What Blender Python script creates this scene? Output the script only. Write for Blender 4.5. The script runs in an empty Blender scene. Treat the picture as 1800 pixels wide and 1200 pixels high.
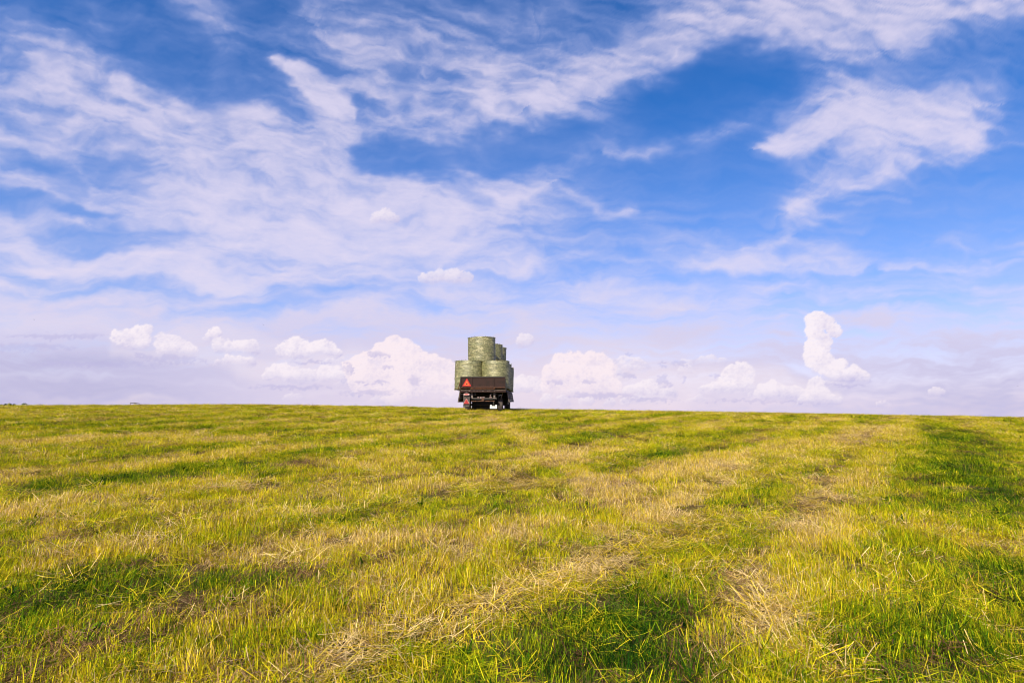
import bpy, bmesh, math, random
import numpy as np
from mathutils import Vector, Matrix, Euler

random.seed(7)
R = math.radians
scene = bpy.context.scene
col = scene.collection

# ------------------------------------------------------------------ camera
EYE = 1.5
TH = math.atan(130 / 900)
cam = bpy.data.cameras.new('camera')
cam.lens = 18.0
cam.sensor_width = 36.0
cam.clip_start = 0.05
cam.clip_end = 12000
camo = bpy.data.objects.new('camera', cam)
camo.location = (0, 0, EYE)
camo.rotation_euler = (R(90) + TH, 0, 0)
col.objects.link(camo)
scene.camera = camo

# ------------------------------------------------------------------ light
SUN_EL, SUN_AZ = R(36), R(-159)          # azimuth from +Y, clockwise: behind the camera, a little left
SUN_DIR = Vector((math.sin(SUN_AZ) * math.cos(SUN_EL), math.cos(SUN_AZ) * math.cos(SUN_EL), math.sin(SUN_EL)))
world = bpy.data.worlds.new('World')
scene.world = world
world.use_nodes = True
wn, wl = world.node_tree.nodes, world.node_tree.links
wn.clear()
wo = wn.new('ShaderNodeOutputWorld')
bg = wn.new('ShaderNodeBackground')
sk = wn.new('ShaderNodeTexSky')
sk.sky_type = 'NISHITA'
sk.sun_disc = False
sk.sun_elevation = SUN_EL
sk.sun_rotation = SUN_AZ
sk.air_density = 1.0
sk.dust_density = 0.4
sk.ozone_density = 2.0
hs = wn.new('ShaderNodeHueSaturation')
hs.inputs['Saturation'].default_value = 1.42
hs.inputs['Value'].default_value = 1.0
wl.new(sk.outputs[0], hs.inputs['Color'])
tn = wn.new('ShaderNodeMix'); tn.data_type = 'RGBA'; tn.blend_type = 'MULTIPLY'; tn.inputs[0].default_value = 1.0
tn.inputs[7].default_value = (1.05, 0.80, 1.0, 1)
wl.new(hs.outputs[0], tn.inputs[6])
wl.new(tn.outputs[2], bg.inputs[0])
bg.inputs[1].default_value = 0.072
wl.new(bg.outputs[0], wo.inputs[0])

sl = bpy.data.lights.new('sun', 'SUN')
sl.energy = 5.0
sl.angle = R(0.5)
sl.color = (1.0, 0.91, 0.68)
so = bpy.data.objects.new('sun', sl)
so.rotation_euler = SUN_DIR.to_track_quat('Z', 'Y').to_euler()
so.location = (0, -20, 40)
col.objects.link(so)

scene.view_settings.view_transform = 'Standard'
scene.view_settings.look = 'None'
EXPOSURE = 1.3
scene.view_settings.exposure = EXPOSURE
scene.view_settings.gamma = 1.0
scene.view_settings.use_curve_mapping = False
scene.render.engine = 'CYCLES'
scene.cycles.pixel_filter_type = 'BLACKMAN_HARRIS'
scene.cycles.filter_width = 1.0
scene.cycles.max_bounces = 6
scene.cycles.diffuse_bounces = 3
scene.cycles.transparent_max_bounces = 8

# ------------------------------------------------------------------ helpers
def tag(o, label=None, cat=None, group=None, kind=None):
    for k, v in (('label', label), ('category', cat), ('group', group), ('kind', kind)):
        if v: o[k] = v
    return o

def empty(name, loc=(0, 0, 0), rot=(0, 0, 0)):
    o = bpy.data.objects.new(name, None)
    o.location = loc
    o.rotation_euler = rot
    o.empty_display_size = 0.2
    col.objects.link(o)
    return o

def srgb(r, g, b):
    f = lambda c: (c / 255 / 12.92) if c / 255 <= 0.04045 else ((c / 255 + 0.055) / 1.055) ** 2.4
    return (f(r), f(g), f(b))

def direction(u, v):
    """photo pixel (1800 x 1200) -> world direction with y = 1"""
    xc, yc = (u - 900) / 900, (600 - v) / 900
    y = math.cos(TH) - yc * math.sin(TH)
    z = math.sin(TH) + yc * math.cos(TH)
    return xc / y, z / y

def at(u, v, Y):
    a, b = direction(u, v)
    return Vector((a * Y, Y, EYE + b * Y))

class MB:
    """collects shapes into one mesh"""
    def __init__(s): s.v, s.f = [], []
    def add(s, vs, fs):
        n = len(s.v)
        s.v += [tuple(p) for p in vs]
        s.f += [tuple(i + n for i in f) for f in fs]
    def box(s, c, d, rot=None, taper=None):
        x, y, z = d[0] / 2, d[1] / 2, d[2] / 2
        vs = [Vector(p) for p in ((-x,-y,-z),(x,-y,-z),(x,y,-z),(-x,y,-z),(-x,-y,z),(x,-y,z),(x,y,z),(-x,y,z))]
        if rot: 
            m = Euler(rot).to_matrix(); vs = [m @ p for p in vs]
        vs = [p + Vector(c) for p in vs]
        s.add(vs, [(0,3,2,1),(4,5,6,7),(0,1,5,4),(1,2,6,5),(2,3,7,6),(3,0,4,7)])
    def tube(s, a, b, r, n=10, r2=None):
        a, b = Vector(a), Vector(b); r2 = r if r2 is None else r2
        d = (b - a).normalized()
        q = d.to_track_quat('Z', 'Y').to_matrix()
        vs, fs = [], []
        for k, (p, rr) in enumerate(((a, r), (b, r2))):
            for i in range(n):
                t = 2 * math.pi * i / n
                vs.append(p + q @ Vector((rr * math.cos(t), rr * math.sin(t), 0)))
        for i in range(n):
            j = (i + 1) % n
            fs.append((i, j, n + j, n + i))
        fs.append(tuple(range(n))[::-1]); fs.append(tuple(range(n, 2 * n)))
        s.add(vs, fs)
    def lathe(s, prof, axis, c, n=32):
        """prof: list of (radius, along) closed loop; axis 'X' or 'Z' """
        vs, fs = [], []
        m = len(prof)
        for i in range(n):
            t = 2 * math.pi * i / n
            for r, h in prof:
                if axis == 'X': p = Vector((h, r * math.cos(t), r * math.sin(t)))
                else: p = Vector((r * math.cos(t), r * math.sin(t), h))
                vs.append(p + Vector(c))
        for i in range(n):
            j = (i + 1) % n
            for k in range(m):
                l = (k + 1) % m
                fs.append((i * m + k, i * m + l, j * m + l, j * m + k))
        s.add(vs, fs)
    def prism(s, pts, y0, y1):
        """outline in x,z extruded along y"""
        n = len(pts)
        vs = [(x, y0, z) for x, z in pts] + [(x, y1, z) for x, z in pts]
        fs = [tuple(range(n)), tuple(range(n, 2 * n))[::-1]]
        for i in range(n):
            j = (i + 1) % n
            fs.append((i, n + i, n + j, j))
        s.add(vs, fs)
    def build(s, name, mat, parent=None, bevel=0, smooth=False):
        me = bpy.data.meshes.new(name)
        me.from_pydata(s.v, [], s.f)
        bm = bmesh.new(); bm.from_mesh(me)
        bmesh.ops.recalc_face_normals(bm, faces=bm.faces)
        if bevel:
            bmesh.ops.bevel(bm, geom=bm.edges[:], offset=bevel, segments=2, affect='EDGES', profile=0.6)
        bm.to_mesh(me); bm.free()
        if smooth:
            for p in me.polygons: p.use_smooth = True
        me.materials.append(mat)
        o = bpy.data.objects.new(name, me)
        col.objects.link(o)
        if parent: o.parent = parent
        return o

# ---- vectorised noise
def _hash(ix, iy, seed):
    h = (ix.astype(np.int64) * 374761393 + iy.astype(np.int64) * 668265263 + seed * 1442695041) & 0xFFFFFFFF
    h = ((h ^ (h >> 13)) * 1274126177) & 0xFFFFFFFF
    h = ((h ^ (h >> 16)) * 2246822519) & 0xFFFFFFFF
    return (h ^ (h >> 15)) & 0xFFFFFFFF

def perlin(x, y, seed=0):
    x0, y0 = np.floor(x), np.floor(y)
    fx, fy = x - x0, y - y0
    u = fx * fx * fx * (fx * (fx * 6 - 15) + 10)
    v = fy * fy * fy * (fy * (fy * 6 - 15) + 10)
    def g(dx, dy):
        a = _hash(x0 + dx, y0 + dy, seed) / 4294967296.0 * 2 * np.pi
        return np.cos(a) * (fx - dx) + np.sin(a) * (fy - dy)
    a = g(0, 0) * (1 - u) + g(1, 0) * u
    b = g(0, 1) * (1 - u) + g(1, 1) * u
    return (a * (1 - v) + b * v) * 1.5

def fbm(x, y, oct=5, seed=0, gain=0.5):
    s, a, n = 0, 1.0, 0
    for i in range(oct):
        s = s + a * perlin(x * 2 ** i + 17.3 * i, y * 2 ** i - 9.1 * i, seed + i)
        n += a; a *= gain
    return s / n * 1.4

def sstep(a, b, x):
    t = np.clip((x - a) / (b - a), 0, 1)
    return t * t * (3 - 2 * t)

# ------------------------------------------------------------------ materials
def new_mat(name):
    m = bpy.data.materials.new(name)
    m.use_nodes = True
    m.node_tree.nodes.clear()
    return m, m.node_tree.nodes, m.node_tree.links

def simple(name, c, rough=0.6, metal=0.0, var=0.25, scale=6.0, c2=None, amount=0.45, bump=0.0, spec=0.4):
    m, n, l = new_mat(name)
    out = n.new('ShaderNodeOutputMaterial')
    b = n.new('ShaderNodeBsdfPrincipled')
    tc = n.new('ShaderNodeTexCoord')
    nz = n.new('ShaderNodeTexNoise')
    nz.inputs['Scale'].default_value = scale
    nz.inputs['Detail'].default_value = 6
    nz.inputs['Roughness'].default_value = 0.65
    l.new(tc.outputs['Object'], nz.inputs['Vector'])
    rp = n.new('ShaderNodeValToRGB')
    c2 = c2 or tuple(x * (1 - var) for x in c)
    rp.color_ramp.elements[0].position = amount - 0.1
    rp.color_ramp.elements[0].color = (*c2, 1)
    rp.color_ramp.elements[1].position = amount + 0.12
    rp.color_ramp.elements[1].color = (*c, 1)
    l.new(nz.outputs['Fac'], rp.inputs[0])
    l.new(rp.outputs[0], b.inputs['Base Color'])
    b.inputs['Roughness'].default_value = rough
    b.inputs['Metallic'].default_value = metal
    b.inputs['Specular IOR Level'].default_value = spec
    if bump:
        bp = n.new('ShaderNodeBump')
        bp.inputs['Strength'].default_value = bump
        bp.inputs['Distance'].default_value = 0.02
        l.new(nz.outputs['Fac'], bp.inputs['Height'])
        l.new(bp.outputs[0], b.inputs['Normal'])
    l.new(b.outputs[0], out.inputs[0])
    return m

M = {}
M['brown'] = simple('brown_paint', (0.023, 0.009, 0.008), 0.6, c2=(0.012, 0.006, 0.005), scale=3, amount=0.42, spec=0.2)
M['rust'] = simple('rusty_steel', (0.17, 0.065, 0.030), 0.8, c2=(0.05, 0.025, 0.018), scale=14, amount=0.5, bump=0.3)
M['dark'] = simple('dark_steel', (0.022, 0.018, 0.016), 0.6, c2=(0.010, 0.009, 0.009), scale=8)
M['grey'] = simple('worn_grey_steel', (0.20, 0.16, 0.15), 0.6, c2=(0.06, 0.045, 0.04), scale=18, amount=0.5)
M['rubber'] = simple('tyre_rubber', (0.070, 0.055, 0.052), 0.85, c2=(0.045, 0.036, 0.034), scale=7)
M['rim'] = simple('rim_steel', (0.30, 0.26, 0.24), 0.5, c2=(0.10, 0.06, 0.05), scale=10)
M['wood'] = simple('weathered_plank', (0.16, 0.125, 0.10), 0.85, c2=(0.06, 0.045, 0.035), scale=9, amount=0.5, bump=0.4)
M['red'] = simple('red_plastic', (0.33, 0.008, 0.007), 0.5, c2=(0.26, 0.007, 0.006), scale=10)
M['dullred'] = simple('dull_red_plastic', (0.36, 0.03, 0.03), 0.4, c2=(0.25, 0.02, 0.02), scale=10)
M['orange'] = simple('orange_reflective', (0.72, 0.09, 0.02), 0.5, c2=(0.6, 0.07, 0.015), scale=10)
M['white'] = simple('white_plate', (0.80, 0.80, 0.80), 0.4, c2=(0.66, 0.66, 0.66), scale=20)
M['black'] = simple('black_marks', (0.012, 0.012, 0.012), 0.6)
M['lamp'] = simple('pale_lens', (0.55, 0.42, 0.42), 0.3, c2=(0.4, 0.2, 0.2), scale=20)
M['tractor'] = simple('dark_tractor_paint', (0.03, 0.03, 0.034), 0.45, c2=(0.018, 0.018, 0.02), scale=4)
M['glass'] = simple('dark_cab_glass', (0.02, 0.025, 0.03), 0.08)
M['bird'] = simple('dark_feathers', (0.03, 0.03, 0.035), 0.8)

# ---- terrain
def ground_z(x, y):
    x = np.asarray(x, float); y = np.asarray(y, float)
    d = np.maximum(y, -20)
    z = 0.0611 * d - 0.002 * np.maximum(d - 22, 0) ** 2
    dl = 52.0                                              # beyond this straight down, then level
    zl = 0.0611 * dl - 0.002 * (dl - 22) ** 2
    sl_ = 0.0611 - 0.004 * (dl - 22)
    far = zl + sl_ * (160 * (1 - np.exp(-(d - dl) / 160)))
    z = np.where(d > dl, far, z)
    w = np.clip(y / 35, -0.3, 1.0)
    xs = x / np.maximum(1, np.abs(y) / 35)
    g = np.interp(xs, [-60, -37, -25, -17, -8, 0, 12, 24, 37, 60], [0.30, 0.26, 0.30, 0.35, 0.20, 0.05, -0.14, -0.36, -0.68, -0.95])
    z = z + g * w
    near = np.exp(-np.maximum(np.hypot(x, y) - 60, 0) / 60)
    z = z + (0.035 * perlin(x / 3.1, y / 3.1, 3) + 0.018 * perlin(x / 0.9, y / 0.9, 4)) * near
    return z

def pix(x, y, z=None):
    """world ground point -> photo pixel (used to lay out the mown swathes)"""
    z = ground_z(x, y) if z is None else z
    c, s_ = math.cos(TH), math.sin(TH)
    dep = y * c + (z - EYE) * s_
    up = -y * s_ + (z - EYE) * c
    return 900 + 900 * x / np.maximum(dep, 0.05), 600 - 900 * up / np.maximum(dep, 0.05)

# ------------------------------------------------------------------ sky dome with its clouds
def poly_field(U, V, pts):
    """distance to a polyline (signed: + below), distance along it, and the local half width"""
    best = np.full(U.shape, 1e9); sg = np.zeros_like(U); al = np.zeros_like(U); wd = np.ones_like(U)
    acc = 0
    n = len(pts) - 1
    for k in range(n):
        x0, y0, w0 = pts[k]; x1, y1, w1 = pts[k + 1]
        dx, dy = x1 - x0, y1 - y0
        L = math.hypot(dx, dy)
        t0 = ((U - x0) * dx + (V - y0) * dy) / (L * L)
        t = np.clip(t0, 0, 1)
        ex, ey = U - (x0 + t * dx), V - (y0 + t * dy)
        d = np.hypot(ex, ey)
        side = (ex * -dy + ey * dx) / L
        m = d < best
        best = np.where(m, d, best)
        sg = np.where(m, np.sign(side), sg)
        al = np.where(m, acc + t0 * L, al)
        wd = np.where(m, w0 + (w1 - w0) * t, wd)
        acc += L
    return best, sg, al, wd

# cirrus: (points (u, v, half width), strength, softness above, softness below)
CIRRUS = [
    ([(474,112,4),(498,120,7),(520,128,9)], 0.9, 1.1, 1.0),
    ([(512,122,7),(535,140,16),(560,160,22),(585,176,20),(608,192,4)], 1.1, 1.0, 0.9),
    ([(190,612,12),(330,616,18),(460,640,28),(600,650,38),(700,665,48),(900,672,36),(1050,662,42),(1250,675,34),(1470,692,16)], 0.75, 1.0, 1.0),
    ([(206,135,6),(232,150,13),(258,176,12),(296,200,8)], 1.0, 1.0, 1.0),
    ([(318,165,6),(338,182,15),(362,198,16),(400,205,14),(440,205,18),(480,205,12)], 1.0, 0.9, 1.1),
    ([(380,210,20),(430,235,18)], 0.6, 1.1, 1.0),
    ([(960,190,22),(1060,148,24),(1160,105,32),(1290,62,38),(1420,52,50),(1560,42,56),(1700,20,50),(1800,-10,50)], 0.88, 1.8, 0.8),
    ([(1180,40,30),(1350,10,45),(1600,-10,50)], 0.5, 1.4, 1.0),
    ([(590,60,45),(700,110,70),(820,160,85),(930,195,65),(990,180,40)], 0.62, 1.5, 0.9),
    ([(620,110,20),(690,170,24),(740,235,26),(770,262,14)], 0.45, 1.2, 0.8),
    ([(800,75,18),(850,130,24),(880,200,22)], 0.35, 1.2, 1.0),
    ([(-60,130,70),(60,160,65),(180,200,65),(300,250,70),(430,320,95),(580,380,95),(760,400,60)], 0.68, 1.2, 1.1),
    ([(30,70,18),(90,110,30),(170,170,40)], 0.55, 1.2, 1.0),
    ([(-40,232,30),(60,255,24),(120,285,14),(140,300,6)], 0.55, 1.2, 0.7),
    ([(-30,290,22),(60,320,22),(150,345,26),(260,365,30),(400,375,40)], 0.60, 1.2, 0.9),
    ([(300,250,50),(420,240,50),(560,270,55),(640,330,55)], 0.50, 1.2, 1.0),
    ([(600,230,30),(650,300,40),(720,360,45),(830,380,40)], 0.40, 1.3, 1.0),
    ([(-40,385,16),(60,388,14),(160,402,8)], 0.6, 1.2, 0.7),
    ([(-40,445,16),(80,466,12),(200,478,13),(320,492,12),(400,505,11),(465,517,4)], 0.75, 2.0, 0.7),
    ([(180,455,20),(300,470,20),(420,495,14)], 0.35, 1.5, 1.0),
    ([(380,400,40),(520,430,34),(600,445,24),(700,425,22),(800,395,20),(900,350,22),(960,320,15)], 0.62, 1.6, 0.6),
    ([(820,320,50),(900,360,40),(940,410,30),(900,440,16)], 0.40, 1.4, 1.0),
    ([(860,420,12),(760,465,14),(700,480,16),(600,465,12)], 0.40, 1.3, 0.8),
    ([(1345,262,14),(1400,240,36),(1480,210,46),(1580,190,48),(1690,180,44)], 1.0, 1.2, 0.8),
    ([(1500,240,30),(1600,235,40),(1700,225,40)], 0.75, 1.1, 1.0),
    ([(1400,375,18),(1430,350,26),(1500,310,30),(1590,280,34),(1680,245,36)], 0.75, 1.2, 0.8),
    ([(1405,380,20),(1440,382,22),(1480,378,10)], 0.70, 1.2, 0.8),
    ([(1450,130,22),(1500,125,20),(1560,135,14)], 0.34, 1.4, 1.0),
    ([(1055,270,7),(1100,276,9),(1140,270,14),(1190,248,14),(1240,228,8)], 0.62, 1.3, 0.7),
    ([(1220,260,18),(1280,235,20),(1330,205,16),(1340,180,8)], 0.42, 1.2, 1.0),
    ([(980,312,5),(1020,335,8),(1055,352,9),(1068,385,10),(1120,376,6)], 0.55, 1.0, 1.0),
    ([(1090,380,14),(1130,375,10)], 0.35, 1.3, 1.0),
    ([(1020,260,50),(960,300,60),(900,330,60)], 0.22, 1.4, 1.2),
    ([(320,-20,22),(370,30,26),(395,90,30),(385,120,18)], 0.45, 1.2, 1.0),
    ([(170,30,20),(260,60,24),(330,110,26)], 0.20, 1.4, 1.2),
    ([(500,50,30),(570,20,24),(600,-20,30)], 0.22, 1.3, 1.1),
    ([(940,30,40),(920,90,50),(930,140,40)], 0.26, 1.3, 1.1),
    ([(1000,30,30),(980,90,40)], 0.18, 1.3, 1.1),
    ([(1265,470,10),(1330,466,12),(1420,474,12),(1520,470,6)], 0.62, 1.8, 0.8),
    ([(1310,444,5),(1350,438,10),(1395,424,8)], 0.62, 1.3, 0.8),
    ([(1430,455,16),(1490,462,12)], 0.35, 1.3, 1.0),
    ([(1160,450,26),(1220,460,26),(1270,475,20)], 0.34, 1.3, 1.1),
    ([(1560,474,6),(1650,468,13),(1720,458,16),(1830,458,9)], 0.62, 1.7, 0.7),
    ([(1630,432,5),(1660,418,9),(1690,436,10)], 0.42, 1.2, 1.0),
    ([(1720,262,8),(1770,254,9),(1800,256,6)], 0.50, 1.3, 0.8),
    ([(1500,355,6),(1560,352,8),(1600,358,5)], 0.30, 1.3, 1.0),
    ([(1700,370,10),(1800,350,14)], 0.24, 1.3, 1.0),
    ([(1030,512,4),(1100,520,6),(1160,532,6),(1190,538,3)], 0.55, 1.8, 0.8),
    ([(1430,515,12),(1460,515,10)], 0.35, 1.2, 0.9),
    ([(1500,600,8),(1580,585,10),(1680,560,8)], 0.30, 1.2, 0.9),
    ([(1590,650,8),(1680,652,8),(1760,655,5)], 0.32, 1.2, 0.9),
    ([(0,562,30),(120,575,26),(260,585,22),(420,590,20),(500,603,10)], 0.55, 1.5, 0.8),
    ([(560,545,8),(700,575,8),(820,590,6)], 0.35, 1.5, 1.0),
    ([(900,585,36),(1000,590,30),(1120,605,28),(1240,612,20)], 0.45, 1.5, 0.9),
    ([(1230,560,18),(1330,570,14),(1420,590,10)], 0.25, 1.5, 0.9),
]
# clear patches that break the veil up
HOLES = [
    ([(20,275,16),(90,300,16),(150,335,14)], 0.45), ([(170,282,18),(240,302,18)], 0.45), ([(-20,350,10),(60,358,10),(180,385,10)], 0.6),
    ([(380,290,14),(430,300,14)], 0.15), ([(640,262,20),(760,285,22),(900,270,26),(1000,240,20)], 0.75),
    ([(400,150,40),(330,110,40),(250,90,30)], 0.6), ([(60,400,10),(150,425,14),(300,420,14)], 0.4),
    ([(220,520,16),(420,540,18),(620,520,16),(760,530,12)], 0.45), ([(800,320,14),(840,350,14)], 0.35), ([(700,130,16),(720,180,12)], 0.3),
    ([(1180,180,40),(1280,130,40),(1360,120,30)], 0.85), ([(1130,210,30),(1200,200,40)], 0.6), ([(1500,130,10),(1700,120,30)], 0.4), ([(1560,420,30),(1760,400,50)], 0.4),
]
# cumulus: lists of puffs (u, v, radius) sharing a flat base, brightness
CUMULUS = [
    (dict(base=672, bright=1.0), [(1432,568,15),(1446,566,13),(1458,574,13),(1467,583,9),(1472,578,7),(1430,585,13),(1428,603,14),(1441,600,15),(1452,604,10),(1428,622,15),(1444,622,15),(1437,638,15),(1450,640,12),(1460,650,14),(1472,648,13),(1480,640,8),(1470,664,10),(1490,661,12),(1503,656,11),(1515,663,10),(1524,664,6)]),
    (dict(base=692, bright=0.92), [(1285,655,11),(1296,650,12),(1308,650,12),(1318,658,9),(1280,668,12),(1295,670,16),(1312,676,14),(1262,684,14),(1245,690,14),(1275,686,14),(1322,686,10)]),
    (dict(base=704, bright=0.85), [(1345,690,14),(1362,686,15),(1380,692,14),(1398,688,11),(1408,698,12),(1330,700,12)]),
    (dict(base=713, bright=0.88), [(1438,672,11),(1432,684,14),(1442,690,15),(1450,700,14),(1426,702,13),(1462,704,9),(1474,702,5),(1410,708,8)]),
    (dict(base=616, bright=0.95), [(206,592,11),(218,600,13),(232,594,13),(245,588,12),(257,580,8),(250,600,15),(225,608,11)]),
    (dict(base=626, bright=0.70), [(282,597,10),(296,604,13),(312,606,14),(328,614,13),(340,620,9),(290,614,13)]),
    (dict(base=600, bright=0.88), [(374,589,10),(380,584,8),(366,597,8)]),
    (dict(base=624, bright=0.75), [(384,608,12),(400,610,11),(418,608,11),(434,610,13),(446,616,9)]),
    (dict(base=643, bright=0.75), [(400,636,10),(418,636,11),(436,638,10),(380,640,6)]),
    (dict(base=634, bright=0.92), [(500,616,13),(514,609,14),(527,614,13),(508,625,13),(538,616,12),(552,610,10),(566,608,10),(580,612,10),(590,620,8)]),
    (dict(base=674, bright=0.80), [(480,654,10),(494,650,12),(510,660,14),(528,662,13),(548,662,13),(568,660,13),(588,656,12),(600,664,8),(470,662,7)]),
    (dict(base=722, bright=0.93, flat=1), [(685,606,12),(698,606,13),(712,612,14),(724,624,16),(690,624,22),(668,628,18),(650,636,20),(632,640,18),(618,650,14),(700,645,32),(740,640,20),(660,660,30),(690,675,35),(730,668,30),(760,645,20),(770,665,26),(790,650,16),(800,670,22),(640,670,22),(625,668,14)]),
    (dict(base=696, bright=0.80), [(905,680,14),(925,676,14),(940,672,10),(948,684,10)]),
    (dict(base=706, bright=0.90, flat=1), [(985,640,16),(1002,636,16),(1020,634,15),(1040,634,15),(1056,638,13),(1072,646,12),(970,656,16),(1000,664,26),(1035,666,28),(1064,672,20),(1080,680,14),(965,680,16),(985,690,14)]),
    (dict(base=697, bright=0.80), [(1112,690,12),(1130,682,12),(1140,676,10),(1150,686,12),(1166,692,11),(1178,694,7)]),
    (dict(base=612, bright=0.45), [(920,596,10),(926,600,10),(916,603,8)]),
    (dict(base=716, bright=0.55), [(960,704,9),(990,706,10),(1030,706,10),(1070,708,9),(1100,707,7)]),
    (dict(base=500, bright=0.45), [(745,490,9),(760,488,10),(776,484,9),(790,484,11),(806,487,12),(820,489,9)]),
    (dict(base=394, bright=0.40), [(664,382,9),(676,378,9),(688,384,10),(658,388,6)]),
    (dict(base=697, bright=0.85), [(1638,688,5),(1647,689,6),(1655,692,5)]),
    (dict(base=715, bright=0.80), [(1545,711,4),(1555,711,5),(1563,713,3)]),
]
DARKS = [(658,622,13,5),(674,625,9,4),(681,646,12,4),(668,671,16,4),(632,670,10,3),(728,668,12,10),(1162,636,9,3.5),(1166,643,7,3),(1196,638,11,5),(1258,661,10,4),(1101,659,16,5),(978,669,16,5),(1032,671,14,4),(1105,623,9,4),
         (1166,668,12,12),(1203,668,5,7),(612,648,6,10),(1060,695,60,4),(1140,702,50,4),(250,626,20,4),(545,636,36,3),(510,680,70,4),(650,690,50,6),(100,590,90,5),(40,610,90,7),(300,632,60,6),(150,640,120,5),(1330,705,90,3),(1490,676,34,3)]

_rc = random.Random(77)
for _k in range(30):                                       # a broken bank of small far cumulus
    _u = _rc.choice([_rc.uniform(480, 820), _rc.uniform(900, 1250), _rc.uniform(900, 1500)]); _b = _rc.uniform(640, 712)
    _w = _rc.uniform(18, 60); _n = int(_w / 5) + 2; _p = []
    for _j in range(_n):
        _t = _j / (_n - 1) * 2 - 1
        _r = _rc.uniform(4, 8) * (1.15 - 0.6 * abs(_t))
        _p.append((_u + _t * _w / 2 + _rc.uniform(-3, 3), _b - _r * _rc.uniform(0.3, 1.5), _r))
    CUMULUS.insert(0, (dict(base=_b + 1, bright=_rc.uniform(0.25, 0.6), flat=_rc.uniform(0.1, 0.5)), _p))

def cloud_layers(U, V, front):
    """returns colour (linear rgb) and opacity of the cloud veil at photo-referenced directions"""
    wu = U + 34 * fbm(U / 190, V / 140, 4, 11) + 7 * fbm(U / 34, V / 26, 3, 12)
    wv = V + 24 * fbm(U / 180, V / 120, 4, 23) + 5 * fbm(U / 34, V / 26, 3, 24)
    keep = np.ones_like(U)
    T = np.ones_like(U); Th = np.ones_like(U)
    Nn = np.zeros_like(U); Wn = np.full(U.shape, 1e-3)
    for i, (pts, a, su, sd) in enumerate(CIRRUS):
        wmax = max(p[2] for p in pts) * 3.0 + 50
        x0, x1 = min(p[0] for p in pts) - wmax, max(p[0] for p in pts) + wmax
        y0, y1 = min(p[1] for p in pts) - wmax, max(p[1] for p in pts) + wmax
        m = (U > x0) & (U < x1) & (V > y0) & (V < y1) & front
        if not m.any(): continue
        d, sg, al, wd = poly_field(wu[m], wv[m], pts)
        s = d * sg
        n1 = fbm(al / 130 + i, s / 26, 5, 40 + i, 0.55)
        soft = np.where(sg > 0, sd, su)
        prof = np.exp(-0.70 * (d / (wd * soft * 1.08)) ** 2)
        T[m] *= 1 - np.clip(a * prof, 0, 0.97)
        Th[m] *= 1 - 0.22 * min(a, 1) * np.exp(-0.5 * (d / (wd * soft * 1.9)) ** 2)
        w_ = a * prof
        Nn[m] += w_ * n1; Wn[m] += w_
    Nn = Nn / (Wn + 0.15)
    P = 1 - T
    gn = fbm(wu / 75, wv / 46, 6, 930, 0.54)
    gn2 = fbm((wu + 0.8 * wv) / 120, (wv - 0.25 * wu) / 22, 5, 950, 0.54)
    mixn = 0.62 * Nn + 0.34 * gn + 0.26 * gn2
    edge = 2 * np.sqrt(np.clip(P * (1 - P), 0, 1))
    o = 0.42 * P + 0.38 * sstep(0.12, 1.35, P + 0.70 * mixn * edge + 0.10 * mixn)
    o = o * (1 + 0.34 * mixn) * sstep(0.0, 0.25, P)
    halo = (1 - Th) * np.clip(0.72 + 1.1 * gn2 + 0.7 * gn, 0, 1.4)
    T = (1 - np.clip(o, 0, 0.90)) * (1 - np.clip(0.75 * halo, 0, 0.8))
    for i, (pts, a) in enumerate(HOLES):
        d, sg, al, wd = poly_field(wu, wv, pts)
        q = d / (wd * 2.0) + 0.35 * fbm(U / 70, V / 30, 4, 300 + i)
        keep *= 1 - a * (1 - sstep(0.2, 1.2, q)) * front
    # milky veil low down, denser on the left
    left = 1 - sstep(500, 1400, U)
    st = fbm(wu / 260, wv / 26, 5, 61, 0.55)
    st2 = fbm(wu / 120 + 0.3 * wv / 60, wv / 40, 5, 67, 0.55)
    veil = 0.03 + 0.06 * sstep(100, 300, V) + 0.15 * left * sstep(60, 320, V) + 0.32 * sstep(260, 500, V) + 0.42 * sstep(450, 640, V)
    low_ = sstep(420, 620, V)
    veil = veil * (1 + (0.55 - 0.15 * low_) * st + (0.3 - 0.05 * low_) * st2)
    veil += (0.05 + 0.09 * left + 0.08 * sstep(300, 500, V)) * np.clip(st2 + 0.1, 0, 1)
    T = 1 - (1 - T) * keep
    T = T * (1 - np.clip(veil * (0.5 + 0.5 * keep), 0, 0.95))
    op = 1 - T
    # colours
    c_hi = np.array(srgb(226, 219, 243)); c_mid = np.array(srgb(168, 184, 238)); c_low = np.array(srgb(208, 203, 234))
    c_pink = np.array(srgb(236, 220, 234)); c_grey = np.array(srgb(188, 184, 220))
    h = sstep(430, 700, V)[..., None]
    C = c_mid * (1 - sstep(0.2, 0.85, op)[..., None]) + c_hi * sstep(0.2, 0.85, op)[..., None]
    wh = sstep(0.30, 0.95, P)[..., None]
    C = C * (1 - h) + (c_low * (1 - wh) + np.array(srgb(236, 226, 240)) * wh) * h
    mid = np.exp(-((U - 900) / 480.0) ** 2) * sstep(560, 690, V)
    C = C * (1 - 0.75 * mid[..., None]) + c_pink * 0.75 * mid[..., None]
    lg = (1 - sstep(150, 520, U)) * sstep(590, 640, V) * 0.75
    rg = sstep(1450, 1750, U) * sstep(560, 700, V) * 0.4
    g_ = (np.clip(lg + rg, 0, 1) * (0.8 + 0.5 * st))[..., None]
    g_ = np.clip(g_, 0, 1)
    C = C * (1 - g_) + c_grey * g_
    # cumulus
    e1 = fbm(U / 16, V / 14, 5, 131, 0.6); e2 = fbm(U / 7, V / 7, 4, 171, 0.6); e3 = fbm(U / 40, V / 30, 3, 191)
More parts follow.
